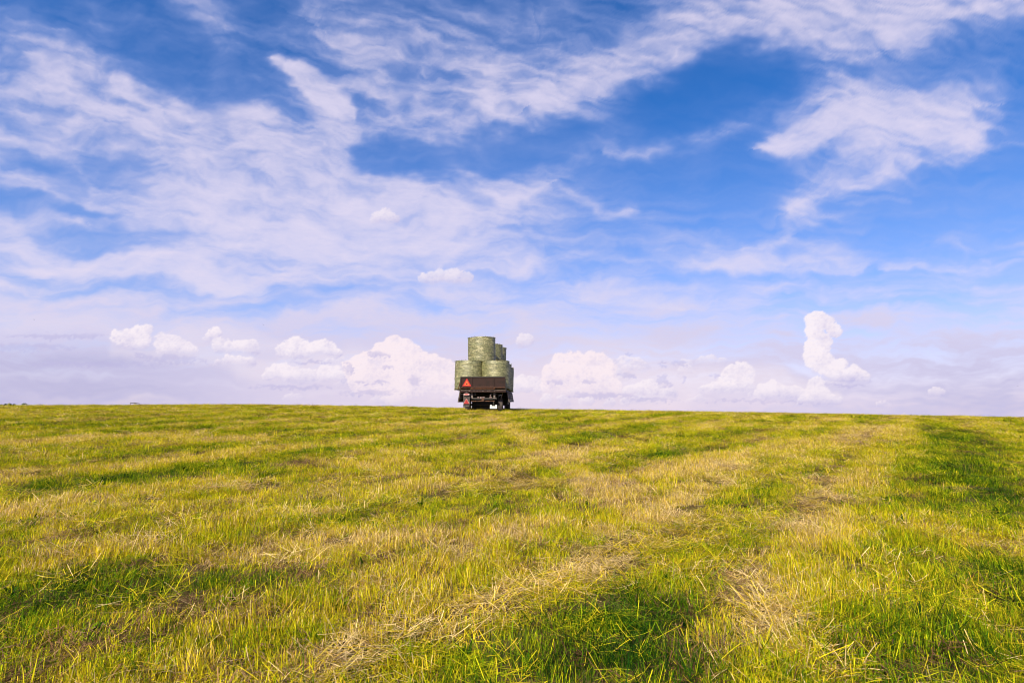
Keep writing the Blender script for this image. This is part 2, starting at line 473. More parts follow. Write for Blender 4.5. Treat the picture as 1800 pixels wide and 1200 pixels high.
    for k, (par, puffs) in enumerate(CUMULUS):
        soft = par.get('soft', 0)
        x0 = min(p[0] - p[2] for p in puffs) - 25; x1 = max(p[0] + p[2] for p in puffs) + 25
        y0 = min(p[1] - p[2] for p in puffs) - 25; y1 = par['base'] + 25
        m = (U > x0) & (U < x1) & (V > y0) & (V < y1) & front
        if not m.any(): continue
        u, v = U[m], V[m]
        rng = random.Random(k * 13 + 5)
        lst = list(puffs)
        for (a, b, r) in puffs:                            # smaller knobs on the outline of each puff
            for j in range(9):
                t = rng.uniform(0, 2 * math.pi)
                rr = r * rng.uniform(0.5, 1.0)
                lst.append((a + rr * math.cos(t), b + rr * math.sin(t) * 0.9 - 0.1 * r, r * rng.uniform(0.18, 0.55)))
        flat = par.get('flat', 0)
        E1, E2, E3 = e1[m], e2[m], e3[m]
        B1 = np.abs(E1) * 1.6 - 0.45; B2 = np.abs(E2) * 1.6 - 0.45
        def height(du, dv):
            uu, vv = u + du + 2.6 * E3 + 3.0 * E1 + 1.5 * E2, v + dv + 2.2 * np.roll(E3, 11) + 2.4 * np.roll(E1, 7) + 1.2 * E2
            S = np.zeros_like(u)
            for (a, b, r) in lst:
                q = r * r - (uu - a) ** 2 - (vv - b) ** 2
                S += np.exp(np.clip(q / (r * 3.2 + 6), -20, 30)) 
            return np.log(S + 1e-9)
        h0 = height(0, 0); hx = height(0.8, 0) - h0; hy = height(0, 0.8) - h0
        cov = sstep(-0.8, 1.0, h0 - 0.25 - 0.95 * B1 - 0.55 * B2 - 0.5 * E3)
        g = 1.15 / (1 + 0.25 * np.maximum(h0, 0))
        NX, NY = -hx * g, -hy * g
        basefade = 1 - sstep(par['base'] - 11 - 26 * flat, par['base'] + 5 + 4 * flat, v + 5 * E3 + 3 * E1)
        cov = cov * basefade
        lit = 0.72 - 0.44 * NY - 0.38 * NX - 0.24 * B1 - 0.20 * B2 + 0.26 * E3
        toBase = sstep(par['base'] - 22, par['base'], v)
        lit = lit - 0.42 * toBase * (1 - 0.6 * flat)
        lit = lit + 0.05 * flat
        lit = np.clip(lit * (0.75 + 0.30 * par['bright']) + 0.06, 0, 1)[..., None]
        shade = np.array(srgb(196, 190, 228)); top = np.array(srgb(253, 242, 248)) if flat < 1 else np.array(srgb(254, 238, 243))
        cc = shade * (1 - lit) + top * lit
        al_ = (cov * (0.50 + 0.45 * par['bright']) * (1 - 0.25 * sstep(600, 715, v)))[..., None]
        Cm, om = C[m], op[m][..., None]
        no = al_ + om * (1 - al_)
        C[m] = (cc * al_ + Cm * om * (1 - al_)) / np.maximum(no, 1e-4)
        op[m] = no[..., 0]
    for (a, b, rx, ry) in DARKS:
        m = (abs(U - a) < rx * 2) & (abs(V - b) < ry * 2.5) & front
        if not m.any(): continue
        q = ((U[m] - a + 14 * e1[m] + 5 * e2[m]) / rx) ** 2 + ((V[m] - b + 5 * e1[m] + 4 * e2[m] + 4 * e3[m]) / ry) ** 2
        al_ = (0.50 * (1 - sstep(0.1, 1.5, q + 0.9 * e2[m])))[..., None]
        C[m] = C[m] * (1 - al_) + np.array(srgb(190, 184, 224)) * al_
        op[m] = np.maximum(op[m], al_[..., 0])
    # lowest few degrees: dense bright air
    low = sstep(600, 720, V) * 0.65
    op = op + (1 - op) * low
    return C, np.clip(op, 0, 1)

def build_sky():
    RAD = 5000.0
    az = np.concatenate([np.arange(-180, -50, 2.5), np.arange(-50, 50, 0.105), np.arange(50, 180.01, 2.5)])
    el = np.concatenate([np.arange(-9, -2.0, 1.0), np.arange(-2.0, 13, 0.085), np.arange(13, 46, 0.13), np.arange(46, 90.1, 2.0)])
    A, E = np.meshgrid(np.radians(az), np.radians(el))
    dx, dy, dz = np.sin(A) * np.cos(E), np.cos(A) * np.cos(E), np.sin(E)
    c, s_ = math.cos(TH), math.sin(TH)
    dep = dy * c + dz * s_
    up = -dy * s_ + dz * c
    front = dep > 0.25
    dd = np.maximum(dep, 0.25)
    U = 900 + 900 * dx / dd; V = 600 - 900 * up / dd
    inside = np.clip(1 - (np.maximum(np.abs(U - 900) - 1150, -V - 250) / 300), 0, 1) * front
    C, op = cloud_layers(U, V, front & (inside > 0.01))
    # everywhere else: the same kind of thin cirrus on a flat layer
    t = 1 / np.maximum(dz, 0.05)
    px, py = dx * t, dy * t
    ci = np.clip(0.30 + 0.75 * fbm(px * 0.9 + 0.3 * py, py * 0.35, 5, 500), 0, 0.9) + 0.55 * (1 - sstep(0.0, 0.35, dz))
    ci = np.clip(ci, 0, 0.93)
    g = np.array(srgb(212, 208, 238))
    w = inside[..., None]
    C = C * w + g * (1 - w)
    op = op * inside + ci * (1 - inside)
    nr, nc = A.shape
    co = np.stack([dx * RAD, dy * RAD, dz * RAD + EYE], -1).reshape(-1, 3).astype(np.float32)
    me = bpy.data.meshes.new('sky')
    i, j = np.meshgrid(np.arange(nr - 1), np.arange(nc - 1), indexing='ij')
    a = (i * nc + j).ravel()
    quads = np.stack([a, a + nc, a + nc + 1, a + 1], -1).astype(np.int32)
    me.vertices.add(len(co)); me.vertices.foreach_set('co', co.ravel())
    me.loops.add(quads.size); me.loops.foreach_set('vertex_index', quads.ravel())
    me.polygons.add(len(quads)); me.polygons.foreach_set('loop_start', np.arange(0, quads.size, 4, dtype=np.int32))
    me.update(calc_edges=True)
    me.polygons.foreach_set('use_smooth', np.ones(len(quads), dtype=bool))
    at_ = me.attributes.new('cloud', 'FLOAT_COLOR', 'POINT')
    rgba = np.concatenate([C, op[..., None]], -1).reshape(-1, 4).astype(np.float32)
    at_.data.foreach_set('color', rgba.ravel())
    m, n, l = new_mat('cloud_veil')
    out = n.new('ShaderNodeOutputMaterial')
    at2 = n.new('ShaderNodeAttribute'); at2.attribute_name = 'cloud'
    em = n.new('ShaderNodeEmission'); tr = n.new('ShaderNodeBsdfTransparent'); mx = n.new('ShaderNodeMixShader')
    em.inputs['Strength'].default_value = 2 ** -EXPOSURE
    # fine fibres finer than the mesh
    tc = n.new('ShaderNodeTexCoord'); mp = n.new('ShaderNodeMapping')
    mp.inputs['Scale'].default_value = (0.014, 0.014, 0.05)
    nz = n.new('ShaderNodeTexNoise'); nz.inputs['Scale'].default_value = 1.0; nz.inputs['Detail'].default_value = 4
    l.new(tc.outputs['Object'], mp.inputs[0]); l.new(mp.outputs[0], nz.inputs['Vector'])
    mr = n.new('ShaderNodeMapRange'); mr.inputs[3].default_value = 0.93; mr.inputs[4].default_value = 1.07
    l.new(nz.outputs['Fac'], mr.inputs[0])
    mu = n.new('ShaderNodeMath'); mu.operation = 'MULTIPLY'; mu.use_clamp = True
    l.new(at2.outputs['Alpha'], mu.inputs[0]); l.new(mr.outputs[0], mu.inputs[1])
    l.new(at2.outputs['Color'], em.inputs[0])
    l.new(mu.outputs[0], mx.inputs[0]); l.new(tr.outputs[0], mx.inputs[1]); l.new(em.outputs[0], mx.inputs[2])
    l.new(mx.outputs[0], out.inputs[0])
    m.cycles.emission_sampling = 'NONE'
    me.materials.append(m)
    o = bpy.data.objects.new('sky', me)
    col.objects.link(o)
    tag(o, 'blue sky with thin white cirrus and low cumulus clouds', kind='structure')

build_sky()

# ------------------------------------------------------------------ ground
def build_ground():
    xs = np.concatenate([-np.geomspace(3500, 46, 26), np.arange(-45, 45.01, 0.3), np.geomspace(46, 3500, 26)])
    ys = np.concatenate([-np.geomspace(3500, 6, 22), np.arange(-5, 60, 0.3), np.geomspace(61, 4200, 36)])
    X, Y = np.meshgrid(xs, ys)
    Z = ground_z(X, Y)
    nr, nc = X.shape
    co = np.stack([X, Y, Z], -1).reshape(-1, 3).astype(np.float32)
    me = bpy.data.meshes.new('field')
    i, j = np.meshgrid(np.arange(nr - 1), np.arange(nc - 1), indexing='ij')
    a = (i * nc + j).ravel()
    quads = np.stack([a, a + 1, a + nc + 1, a + nc], -1).astype(np.int32)
    me.vertices.add(len(co)); me.vertices.foreach_set('co', co.ravel())
    me.loops.add(quads.size); me.loops.foreach_set('vertex_index', quads.ravel())
    me.polygons.add(len(quads)); me.polygons.foreach_set('loop_start', np.arange(0, quads.size, 4, dtype=np.int32))
    me.update(calc_edges=True)
    me.polygons.foreach_set('use_smooth', np.ones(len(quads), dtype=bool))
    m, n, l = new_mat('thatch_and_soil')
    out = n.new('ShaderNodeOutputMaterial'); b = n.new('ShaderNodeBsdfPrincipled')
    ge = n.new('ShaderNodeNewGeometry')
    nz = n.new('ShaderNodeTexNoise'); nz.inputs['Scale'].default_value = 60; nz.inputs['Detail'].default_value = 8; nz.inputs['Roughness'].default_value = 0.7
    n2 = n.new('ShaderNodeTexNoise'); n2.inputs['Scale'].default_value = 0.9; n2.inputs['Detail'].default_value = 5
    l.new(ge.outputs['Position'], nz.inputs['Vector']); l.new(ge.outputs['Position'], n2.inputs['Vector'])
    rp = n.new('ShaderNodeValToRGB')
    rp.color_ramp.elements[0].position = 0.35; rp.color_ramp.elements[0].color = (0.035, 0.020, 0.012, 1)
    rp.color_ramp.elements[1].position = 0.65; rp.color_ramp.elements[1].color = (0.20, 0.14, 0.05, 1)
    l.new(nz.outputs['Fac'], rp.inputs[0])
    mx = n.new('ShaderNodeMix'); mx.data_type = 'RGBA'
    r2 = n.new('ShaderNodeMapRange'); r2.inputs[1].default_value = 0.4; r2.inputs[2].default_value = 0.65; r2.inputs[4].default_value = 0.6
    l.new(n2.outputs['Fac'], r2.inputs[0]); l.new(r2.outputs[0], mx.inputs[0])
    l.new(rp.outputs[0], mx.inputs[6]); mx.inputs[7].default_value = (0.07, 0.06, 0.018, 1)
    l.new(mx.outputs[2], b.inputs['Base Color'])
    b.inputs['Roughness'].default_value = 1.0; b.inputs['Specular IOR Level'].default_value = 0.1
    bp = n.new('ShaderNodeBump'); bp.inputs['Strength'].default_value = 0.7; bp.inputs['Distance'].default_value = 0.02
    l.new(nz.outputs['Fac'], bp.inputs['Height']); l.new(bp.outputs[0], b.inputs['Normal'])
    l.new(b.outputs[0], out.inputs[0])
    me.materials.append(m)
    o = bpy.data.objects.new('field', me)
    col.objects.link(o)
    tag(o, 'gently rising mown meadow ground under the grass', kind='structure')
build_ground()

# ------------------------------------------------------------------ grass
def grass_material(name, shift, trans=0.35):
    m, n, l = new_mat(name)
    out = n.new('ShaderNodeOutputMaterial')
    ge = n.new('ShaderNodeNewGeometry')
    ti = n.new('ShaderNodeAttribute'); ti.attribute_type = 'INSTANCER'; ti.attribute_name = 'tint'
    rm = n.new('ShaderNodeMapRange'); rm.inputs[3].default_value = -0.30 + shift; rm.inputs[4].default_value = 0.28 + shift
    l.new(ge.outputs['Random Per Island'], rm.inputs[0])
    ad = n.new('ShaderNodeMath'); ad.operation = 'ADD'; ad.use_clamp = True
    l.new(ti.outputs['Fac'], ad.inputs[0]); l.new(rm.outputs[0], ad.inputs[1])
    rp = n.new('ShaderNodeValToRGB'); cr = rp.color_ramp
    stops = [(0.0, (0.012, 0.055, 0.005)), (0.20, (0.060, 0.160, 0.005)), (0.38, (0.240, 0.350, 0.006)), (0.55, (0.570, 0.540, 0.010)),
             (0.77, (0.760, 0.590, 0.018)), (0.90, (0.680, 0.430, 0.045)), (1.0, (0.80, 0.60, 0.28))]
    cr.elements[0].position, cr.elements[0].color = stops[0][0], (*stops[0][1], 1)
    cr.elements[1].position, cr.elements[1].color = stops[-1][0], (*stops[-1][1], 1)
    for p, c in stops[1:-1]:
        e = cr.elements.new(p); e.color = (*c, 1)
    l.new(ad.outputs[0], rp.inputs[0])
    b = n.new('ShaderNodeBsdfPrincipled'); b.inputs['Roughness'].default_value = 0.7; b.inputs['Specular IOR Level'].default_value = 0.04
    t = n.new('ShaderNodeBsdfTranslucent'); mx = n.new('ShaderNodeMixShader'); mx.inputs[0].default_value = trans
    k7 = n.new('ShaderNodeMath'); k7.operation = 'MULTIPLY'; k7.inputs[1].default_value = 7.31
    fr_ = n.new('ShaderNodeMath'); fr_.operation = 'FRACT'
    vr = n.new('ShaderNodeMapRange'); vr.inputs[3].default_value = 0.34; vr.inputs[4].default_value = 1.25
    sc = n.new('ShaderNodeVectorMath'); sc.operation = 'SCALE'
    l.new(ge.outputs['Random Per Island'], k7.inputs[0]); l.new(k7.outputs[0], fr_.inputs[0]); l.new(fr_.outputs[0], vr.inputs[0])
    l.new(rp.outputs[0], sc.inputs[0]); l.new(vr.outputs[0], sc.inputs['Scale'])
    l.new(sc.outputs[0], b.inputs['Base Color']); l.new(sc.outputs[0], t.inputs[0])
    l.new(b.outputs[0], mx.inputs[1]); l.new(t.outputs[0], mx.inputs[2]); l.new(mx.outputs[0], out.inputs[0])
    return m
GM = grass_material('grass_blades', 0.0)
GS = grass_material('stubble_stems', 0.05, 0.25)
GY = grass_material('dry_hay', 0.26, 0.25)
GW = grass_material('broad_leaves', -0.30, 0.3)
GL = grass_material('dead_litter', 0.02, 0.1)
_r = [q for q in GL.node_tree.nodes if q.type == 'VALTORGB'][0].color_ramp
for _i, _c in enumerate(((0.05, 0.026, 0.014), (0.09, 0.045, 0.022), (0.15, 0.08, 0.035), (0.23, 0.13, 0.055), (0.32, 0.19, 0.085), (0.42, 0.27, 0.13), (0.55, 0.38, 0.20))):
    _r.elements[_i].color = (*_c, 1)

hidden = bpy.data.collections.new('grass_tufts')           # source meshes for the grass, used only as instances
def blade(V, F, base, az, lean, h, w, bend, seg=4, flat_tip=False, roll=0.0):
    """one curved ribbon"""
    ca, sa = math.cos(az), math.sin(az)
    px_, pz = 0.0, 0.0
    ang = lean
    n0 = len(V)
    st = h / seg
    ra = az + math.pi / 2 + roll
    wx, wy = math.cos(ra), math.sin(ra)
    for k in range(seg + 1):
        f = k / seg
        ww = w * (1.0 if flat_tip else (1 - f ** 2.2) * (0.75 + 0.5 * f)) / 2
        cx, cy, cz = base[0] + px_ * ca, base[1] + px_ * sa, base[2] + pz
        if k == seg and not flat_tip:
            V.append((cx, cy, cz))
        else:
            V.append((cx - wx * ww, cy - wy * ww, cz)); V.append((cx + wx * ww, cy + wy * ww, cz))
        px_ += math.sin(ang) * st; pz += math.cos(ang) * st
        pz = max(pz, -base[2] + 0.004)
        ang += bend / seg
    for k in range(seg):
        a = n0 + 2 * k
        if k == seg - 1 and not flat_tip: F.append((a, a + 1, a + 2))
        else: F.append((a, a + 1, a + 3, a + 2))

def make_tuft(idx, kind, rng, nb, rad, seg):
    V, F = [], []
    for _ in range(nb):
        r = rad * math.sqrt(rng.random()); t = rng.uniform(0, 6.283)
        b = (r * math.cos(t), r * math.sin(t), -0.01)
        az = rng.uniform(0, 6.283)
        if kind == 'green':
            h = rng.uniform(0.035, 0.10) * (1 - 0.3 * r / rad)
            blade(V, F, b, az, rng.gauss(0.25, 0.25), h, rng.uniform(0.0018, 0.0038), rng.uniform(0.1, 1.3), seg, False, rng.uniform(-1, 1))
        elif kind == 'tall':
            h = rng.uniform(0.10, 0.20)
            blade(V, F, b, az, rng.gauss(0.2, 0.2), h, rng.uniform(0.0035, 0.0065), rng.uniform(0.2, 1.5), seg + 1, False, rng.uniform(-1, 1))
        elif kind == 'stubble':
            h = rng.uniform(0.03, 0.09)
            blade(V, F, b, az, rng.gauss(0.0, 0.24), h, rng.uniform(0.0016, 0.0031), rng.uniform(-0.1, 0.2), 2, True, rng.uniform(-1, 1))
        elif kind == 'hay':
            b = (b[0], b[1], rng.uniform(0.005, 0.05))
            h = rng.uniform(0.06, 0.19)
            blade(V, F, b, az, rng.uniform(1.15, 1.75), h, rng.uniform(0.0022, 0.0045), rng.uniform(-0.4, 0.5), 3, True, rng.uniform(-.6, .6))
        elif kind == 'mixed':
            q = rng.random()
            if q < 0.45: blade(V, F, b, az, rng.gauss(0.35, 0.3), rng.uniform(0.06, 0.15), rng.uniform(0.0020, 0.0042), rng.uniform(0.1, 1.6), seg, False, rng.uniform(-1, 1))
            elif q < 0.8: blade(V, F, b, az, rng.gauss(0.1, 0.3), rng.uniform(0.04, 0.09), rng.uniform(0.0022, 0.004), 0.1, 2, True, rng.uniform(-1, 1))
            else: blade(V, F, (b[0], b[1], rng.uniform(0, .04)), az, rng.uniform(1.0, 1.6), rng.uniform(0.06, 0.17), rng.uniform(0.002, 0.004), rng.uniform(-.3, .4), 3, True)
        elif kind == 'litter':
            b = (b[0], b[1], rng.uniform(0.004, 0.035))
            blade(V, F, b, az, rng.uniform(1.1, 1.7), rng.uniform(0.03, 0.10), rng.uniform(0.0025, 0.006), rng.uniform(-0.5, 0.5), 2, True, rng.uniform(-1, 1))
        elif kind == 'weed':
            h = rng.uniform(0.05, 0.12)
            blade(V, F, (b[0] * .45, b[1] * .45, 0), az, rng.uniform(0.4, 1.1), h, rng.uniform(0.014, 0.026), rng.uniform(0.2, 0.9), 4, False, 0)
    me = bpy.data.meshes.new('tuft')
    me.from_pydata(V, [], F)
    me.materials.append({'stubble': GS, 'hay': GY, 'weed': GW, 'litter': GL}.get(kind, GM))
    o = bpy.data.objects.new('tuft_%03d' % idx, me)
    hidden.objects.link(o)

rng = random.Random(3)
KIND_IDX = {}
idx = 0
for kind, num, nb, rad in (('green', 5, 125, 0.13), ('stubble', 5, 140, 0.14), ('hay', 5, 70, 0.18), ('mixed', 6, 120, 0.15), ('tall', 4, 14, 0.15), ('weed', 3, 11, 0.08), ('litter', 4, 75, 0.17)):
    KIND_IDX[kind] = []
    for k in range(num):
        make_tuft(idx, kind, rng, nb, rad, 4)
        KIND_IDX[kind].append(idx); idx += 1

# swathes and tracks of the mown field, as paths over the ground (taken from where they lie in the photo)
def ground_at(u, v):
    a, b = direction(u, v)
    lo, hi = 0.8, 34.0
    for y in np.linspace(0.8, 34.0, 700):
        if EYE + b * y <= float(ground_z(a * y, y)): return a * y, y
    return a * 34, 34.0

def path_field(X, Y, pts):
    w = [(ground_at(u, v), r) for u, v, r in pts]
    best = np.full(X.shape, 1e9)
    for k in range(len(w) - 1):
        (x0, y0), r0 = w[k]; (x1, y1), r1 = w[k + 1]
        dx, dy = x1 - x0, y1 - y0; L2 = dx * dx + dy * dy + 1e-9
        t = np.clip(((X - x0) * dx + (Y - y0) * dy) / L2, 0, 1)
        d = np.hypot(X - x0 - t * dx, Y - y0 - t * dy) / (r0 + (r1 - r0) * t)
        best = np.minimum(best, d)
    return best

STRAW = [  # (path in photo px with half width in metres, strength)
    ([(560,1190,0.20),(720,1110,0.22),(860,1060,0.22),(1000,1010,0.26),(1120,965,0.34),(1230,930,0.40)], 1.0),
    ([(1180,960,0.35),(1270,1010,0.30),(1340,1080,0.26),(1420,1170,0.22)], 0.75),
    ([(790,862,0.35),(870,858,0.42),(960,850,0.40),(1020,845,0.2)], 1.0),
    ([(540,908,0.2),(620,902,0.28),(700,888,0.3)], 0.8),
    ([(1100,960,0.2),(1240,925,0.5),(1400,930,0.3)], 0.5),
    ([(1290,825,0.5),(1400,808,0.5)], 0.5),
    ([(1480,880,0.25),(1560,892,0.3)], 0.6),
    ([(1600,940,0.2),(1700,960,0.3),(1790,980,0.2)], 0.45),
    ([(1280,850,0.4),(1380,850,0.5)], 0.5),
    ([(980,812,0.5),(1060,820,0.6),(1120,808,0.5)], 0.5),
]
YELLOW = [
    ([(858,730,0.45),(930,775,0.45),(1000,815,0.45),(1060,860,0.4),(1110,910,0.35)], 0.30),
    ([(1000,1000,0.25),(1180,900,0.35),(1330,840,0.4),(1460,790,0.45),(1560,752,0.6)], 0.22),
    ([(1240,1190,0.2),(1330,1040,0.25),(1420,920,0.3),(1520,820,0.4),(1590,760,0.6)], 0.18),
    ([(1030,850,0.5),(1250,820,0.5),(1420,785,0.6),(1540,748,0.8)], 0.22),
    ([(380,985,0.35),(560,960,0.40),(800,960,0.4),(1000,930,0.4)], 0.30),
    ([(0,905,0.5),(300,880,0.6),(520,872,0.6),(760,856,0.5)], 0.22),
    ([(640,830,0.6),(820,812,0.6),(960,800,0.5)], 0.15),
    ([(1240,860,0.6),(1120,900,0.5)], 0.2),
    ([(0,780,1.2),(200,772,1.2),(420,776,1.0)], 0.20),
    ([(1160,740,1.5),(1400,748,1.5)], 0.1),
    ([(1620,920,0.35),(1780,965,0.4)], 0.25),
]
GREEN = [
    ([(180,1010,0.3),(330,1030,0.4),(470,1040,0.3)], 0.34),
    ([(0,1050,0.35),(150,1130,0.5),(350,1170,0.3)], 0.22),
    ([(1080,1060,0.2),(1150,1090,0.35),(1130,1150,0.4),(1230,1190,0.3)], 0.42),
    ([(700,1180,0.2),(950,1165,0.2)], 0.2),
    ([(40,865,0.7),(180,842,0.7),(320,832,0.8),(480,825,0.8)], 0.26),
    ([(0,742,1.5),(180,748,1.5)], 0.22),
    ([(300,756,1.2),(520,762,1.2)], 0.15),
    ([(1120,806,0.3),(1200,798,0.35),(1320,786,0.4)], 0.32),
    ([(1470,835,0.5),(1540,800,0.5),(1600,770,0.6)], 0.26),
    ([(1640,900,0.7),(1720,860,1.2),(1760,800,1.8),(1700,760,2.2)], 0.24),
    ([(1480,870,0.3),(1380,900,0.3)], 0.28),
    ([(1600,1180,0.5),(1750,1100,0.5),(1790,1000,0.5)], 0.25),
    ([(1700,940,0.2),(1560,970,0.3)], 0.15),
    ([(1010,775,0.8),(1120,760,0.8)], 0.15),
]

def scatter():
    rs = np.random.RandomState(11)
    P = []
    # rings of constant density: (y0, y1, per square metre)
    for y0, y1, den in ((-2.5, 1.6, 8), (1.6, 6, 120), (6, 11, 66), (11, 18, 48), (18, 28, 34), (28, 46, 26)):
        x_of = lambda y: 3.2 + 1.12 * np.maximum(y, 0)
        xm = float(x_of(y1))
        n = int((y1 - y0) * 2 * xm * den)
        x = rs.uniform(-xm, xm, n); y = rs.uniform(y0, y1, n)
        k = np.abs(x) < x_of(y)
        P.append(np.stack([x[k], y[k]], 1))
    P = np.concatenate(P)
    X, Y = P[:, 0], P[:, 1]
    n = len(X)
    # patches: stretched along the mowing direction
    ca, sa = math.sin(R(38)), math.cos(R(38))        # the mower went this way
    pa, pb = X * ca + Y * sa, -X * sa + Y * ca
    n1 = fbm(X / 5.5, Y / 2.4, 4, 701)
    n2 = fbm(X / 1.3 + 5, Y / 0.9, 4, 731)
    n3 = fbm(pa / 7, pb / 0.75, 4, 761)
    n5 = fbm(pa / 4, pb / 0.5, 4, 771)
    rows = np.sin(2 * np.pi * (pb + 0.25 * n1) / 2.6)
    rut = sstep(0.72, 0.97, np.sin(2 * np.pi * (pb + 0.25 * n1) / 2.6 - 1.2) + 0.25 * n2)
    n4 = fbm(X / 0.35, Y / 0.35, 2, 791)
    tint = 0.575 + 0.13 * n1 + 0.16 * n2 + 0.25 * n3 + 0.15 * n4 + 0.12 * rows
    straw = np.zeros(n)
    wob = 0.35 * fbm(X / 0.8, Y / 0.8, 3, 811)
    for pts, a in STRAW:
        straw = np.maximum(straw, a * (1 - sstep(0.35, 1.5, path_field(X, Y, pts) + wob)))
    straw = np.maximum(straw, 0.6 * sstep(0.42, 0.75, fbm(pa / 3.0, pb / 0.8, 4, 821) + 0.15 * rut))
    for pts, a in YELLOW: tint += a * (1 - sstep(0.2, 1.6, path_field(X, Y, pts) + wob))
    for pts, a in GREEN: tint -= 0.75 * a * (1 - sstep(0.2, 1.7, path_field(X, Y, pts) + wob))
    tint += 0.12 * straw
    tint += rs.normal(0, 0.12, n)
    r = rs.rand(n)
    lush = 1 - np.clip(tint, 0, 1)
    kind = np.where(r < 0.18 + 0.55 * lush, 0, np.where(r < 0.72 + 0.2 * lush, 3, 1))
    kind = np.where((rs.rand(n) < straw * 0.85), 2, kind)
    kind = np.where((straw < 0.3) & (rs.rand(n) < 0.10), 2, kind)
    wn_ = fbm(X / 0.7, Y / 0.7, 3, 851)
    kind = np.where((straw < 0.4) & (rs.rand(n) < 0.03 + 0.10 * (wn_ > 0.35) * (tint < .5)), 5, kind)
    kind = np.where((straw < 0.4) & (rs.rand(n) < 0.045), 4, kind)
    bare = sstep(0.12, 0.5, n5 + 0.5 * rut) * (1 - 0.6 * np.clip(tint < 0.35, 0, 1))
    kind = np.where(rs.rand(n) < 0.08 + 0.42 * bare, 6, kind)
    groups = [KIND_IDX[k] for k in ('green', 'stubble', 'hay', 'mixed', 'tall', 'weed', 'litter')]
    ind = np.zeros(n, int)
    for k, g in enumerate(groups):
        mk = kind == k
        ind[mk] = np.array(g)[rs.randint(0, len(g), mk.sum())]
    Z = ground_z(X, Y)
    hs_ = 1.0 - 0.22 * rut + 0.12 * rows - 0.25 * n3 + 0.40 * fbm(X / 1.3, Y / 0.8, 4, 881) + 0.16 * rs.normal(0, 1, n) - 0.35 * straw
    hs_ = np.clip(hs_, 0.45, 1.7)
    far = np.clip((Y - 12) / 22, 0, 1)
    hs_ *= 1 - 0.12 * far
    # the wheels have pressed the grass down where the trailer stands
    ws = 1.0 + 0.35 * np.clip((Y - 5) / 8, 0, 1) + 0.5 * far + 0.1 * rs.rand(n)
    rot = np.zeros((n, 3))
    rot[:, 2] = rs.uniform(0, 6.283, n)
    rot[:, 0] = rs.normal(0, 0.14, n); rot[:, 1] = rs.normal(0, 0.14, n)
    me = bpy.data.meshes.new('grass')
    me.vertices.add(n)
    me.vertices.foreach_set('co', np.stack([X, Y, Z], 1).astype(np.float32).ravel())
    def attr(name, typ, data, field):
        a = me.attributes.new(name, typ, 'POINT'); a.data.foreach_set(field, data.ravel())
    attr('tint', 'FLOAT', np.clip(tint, 0.02, 0.98).astype(np.float32), 'value')
    attr('pick', 'INT', ind.astype(np.int32), 'value')
    attr('turn', 'FLOAT_VECTOR', rot.astype(np.float32), 'vector')
    attr('size', 'FLOAT_VECTOR', np.stack([ws, ws, hs_], 1).astype(np.float32), 'vector')
    o = bpy.data.objects.new('grass', me)
    col.objects.link(o)
    tag(o, 'short mown grass with yellow stubble and strands of dry hay', 'grass', kind='stuff')
    ng = bpy.data.node_groups.new('scatter_grass', 'GeometryNodeTree')
    ng.interface.new_socket('Geometry', in_out='INPUT', socket_type='NodeSocketGeometry')
    ng.interface.new_socket('Geometry', in_out='OUTPUT', socket_type='NodeSocketGeometry')
    N, L = ng.nodes, ng.links
    gi, go = N.new('NodeGroupInput'), N.new('NodeGroupOutput')
    iop = N.new('GeometryNodeInstanceOnPoints')
    ci = N.new('GeometryNodeCollectionInfo')
    ci.inputs['Collection'].default_value = hidden
    ci.inputs['Separate Children'].default_value = True
    ci.inputs['Reset Children'].default_value = True
    def named(nm, t):
        a = N.new('GeometryNodeInputNamedAttribute'); a.data_type = t; a.inputs[0].default_value = nm
        return a.outputs[0]
    L.new(gi.outputs[0], iop.inputs['Points'])
    L.new(ci.outputs[0], iop.inputs['Instance'])
    iop.inputs['Pick Instance'].default_value = True
    L.new(named('pick', 'INT'), iop.inputs['Instance Index'])
    e2r = N.new('FunctionNodeEulerToRotation')
    L.new(named('turn', 'FLOAT_VECTOR'), e2r.inputs[0])
    L.new(e2r.outputs[0], iop.inputs['Rotation'])
    L.new(named('size', 'FLOAT_VECTOR'), iop.inputs['Scale'])
    L.new(iop.outputs[0], go.inputs[0])
    md = o.modifiers.new('scatter', 'NODES'); md.node_group = ng
    print('grass tufts', n)
scatter()

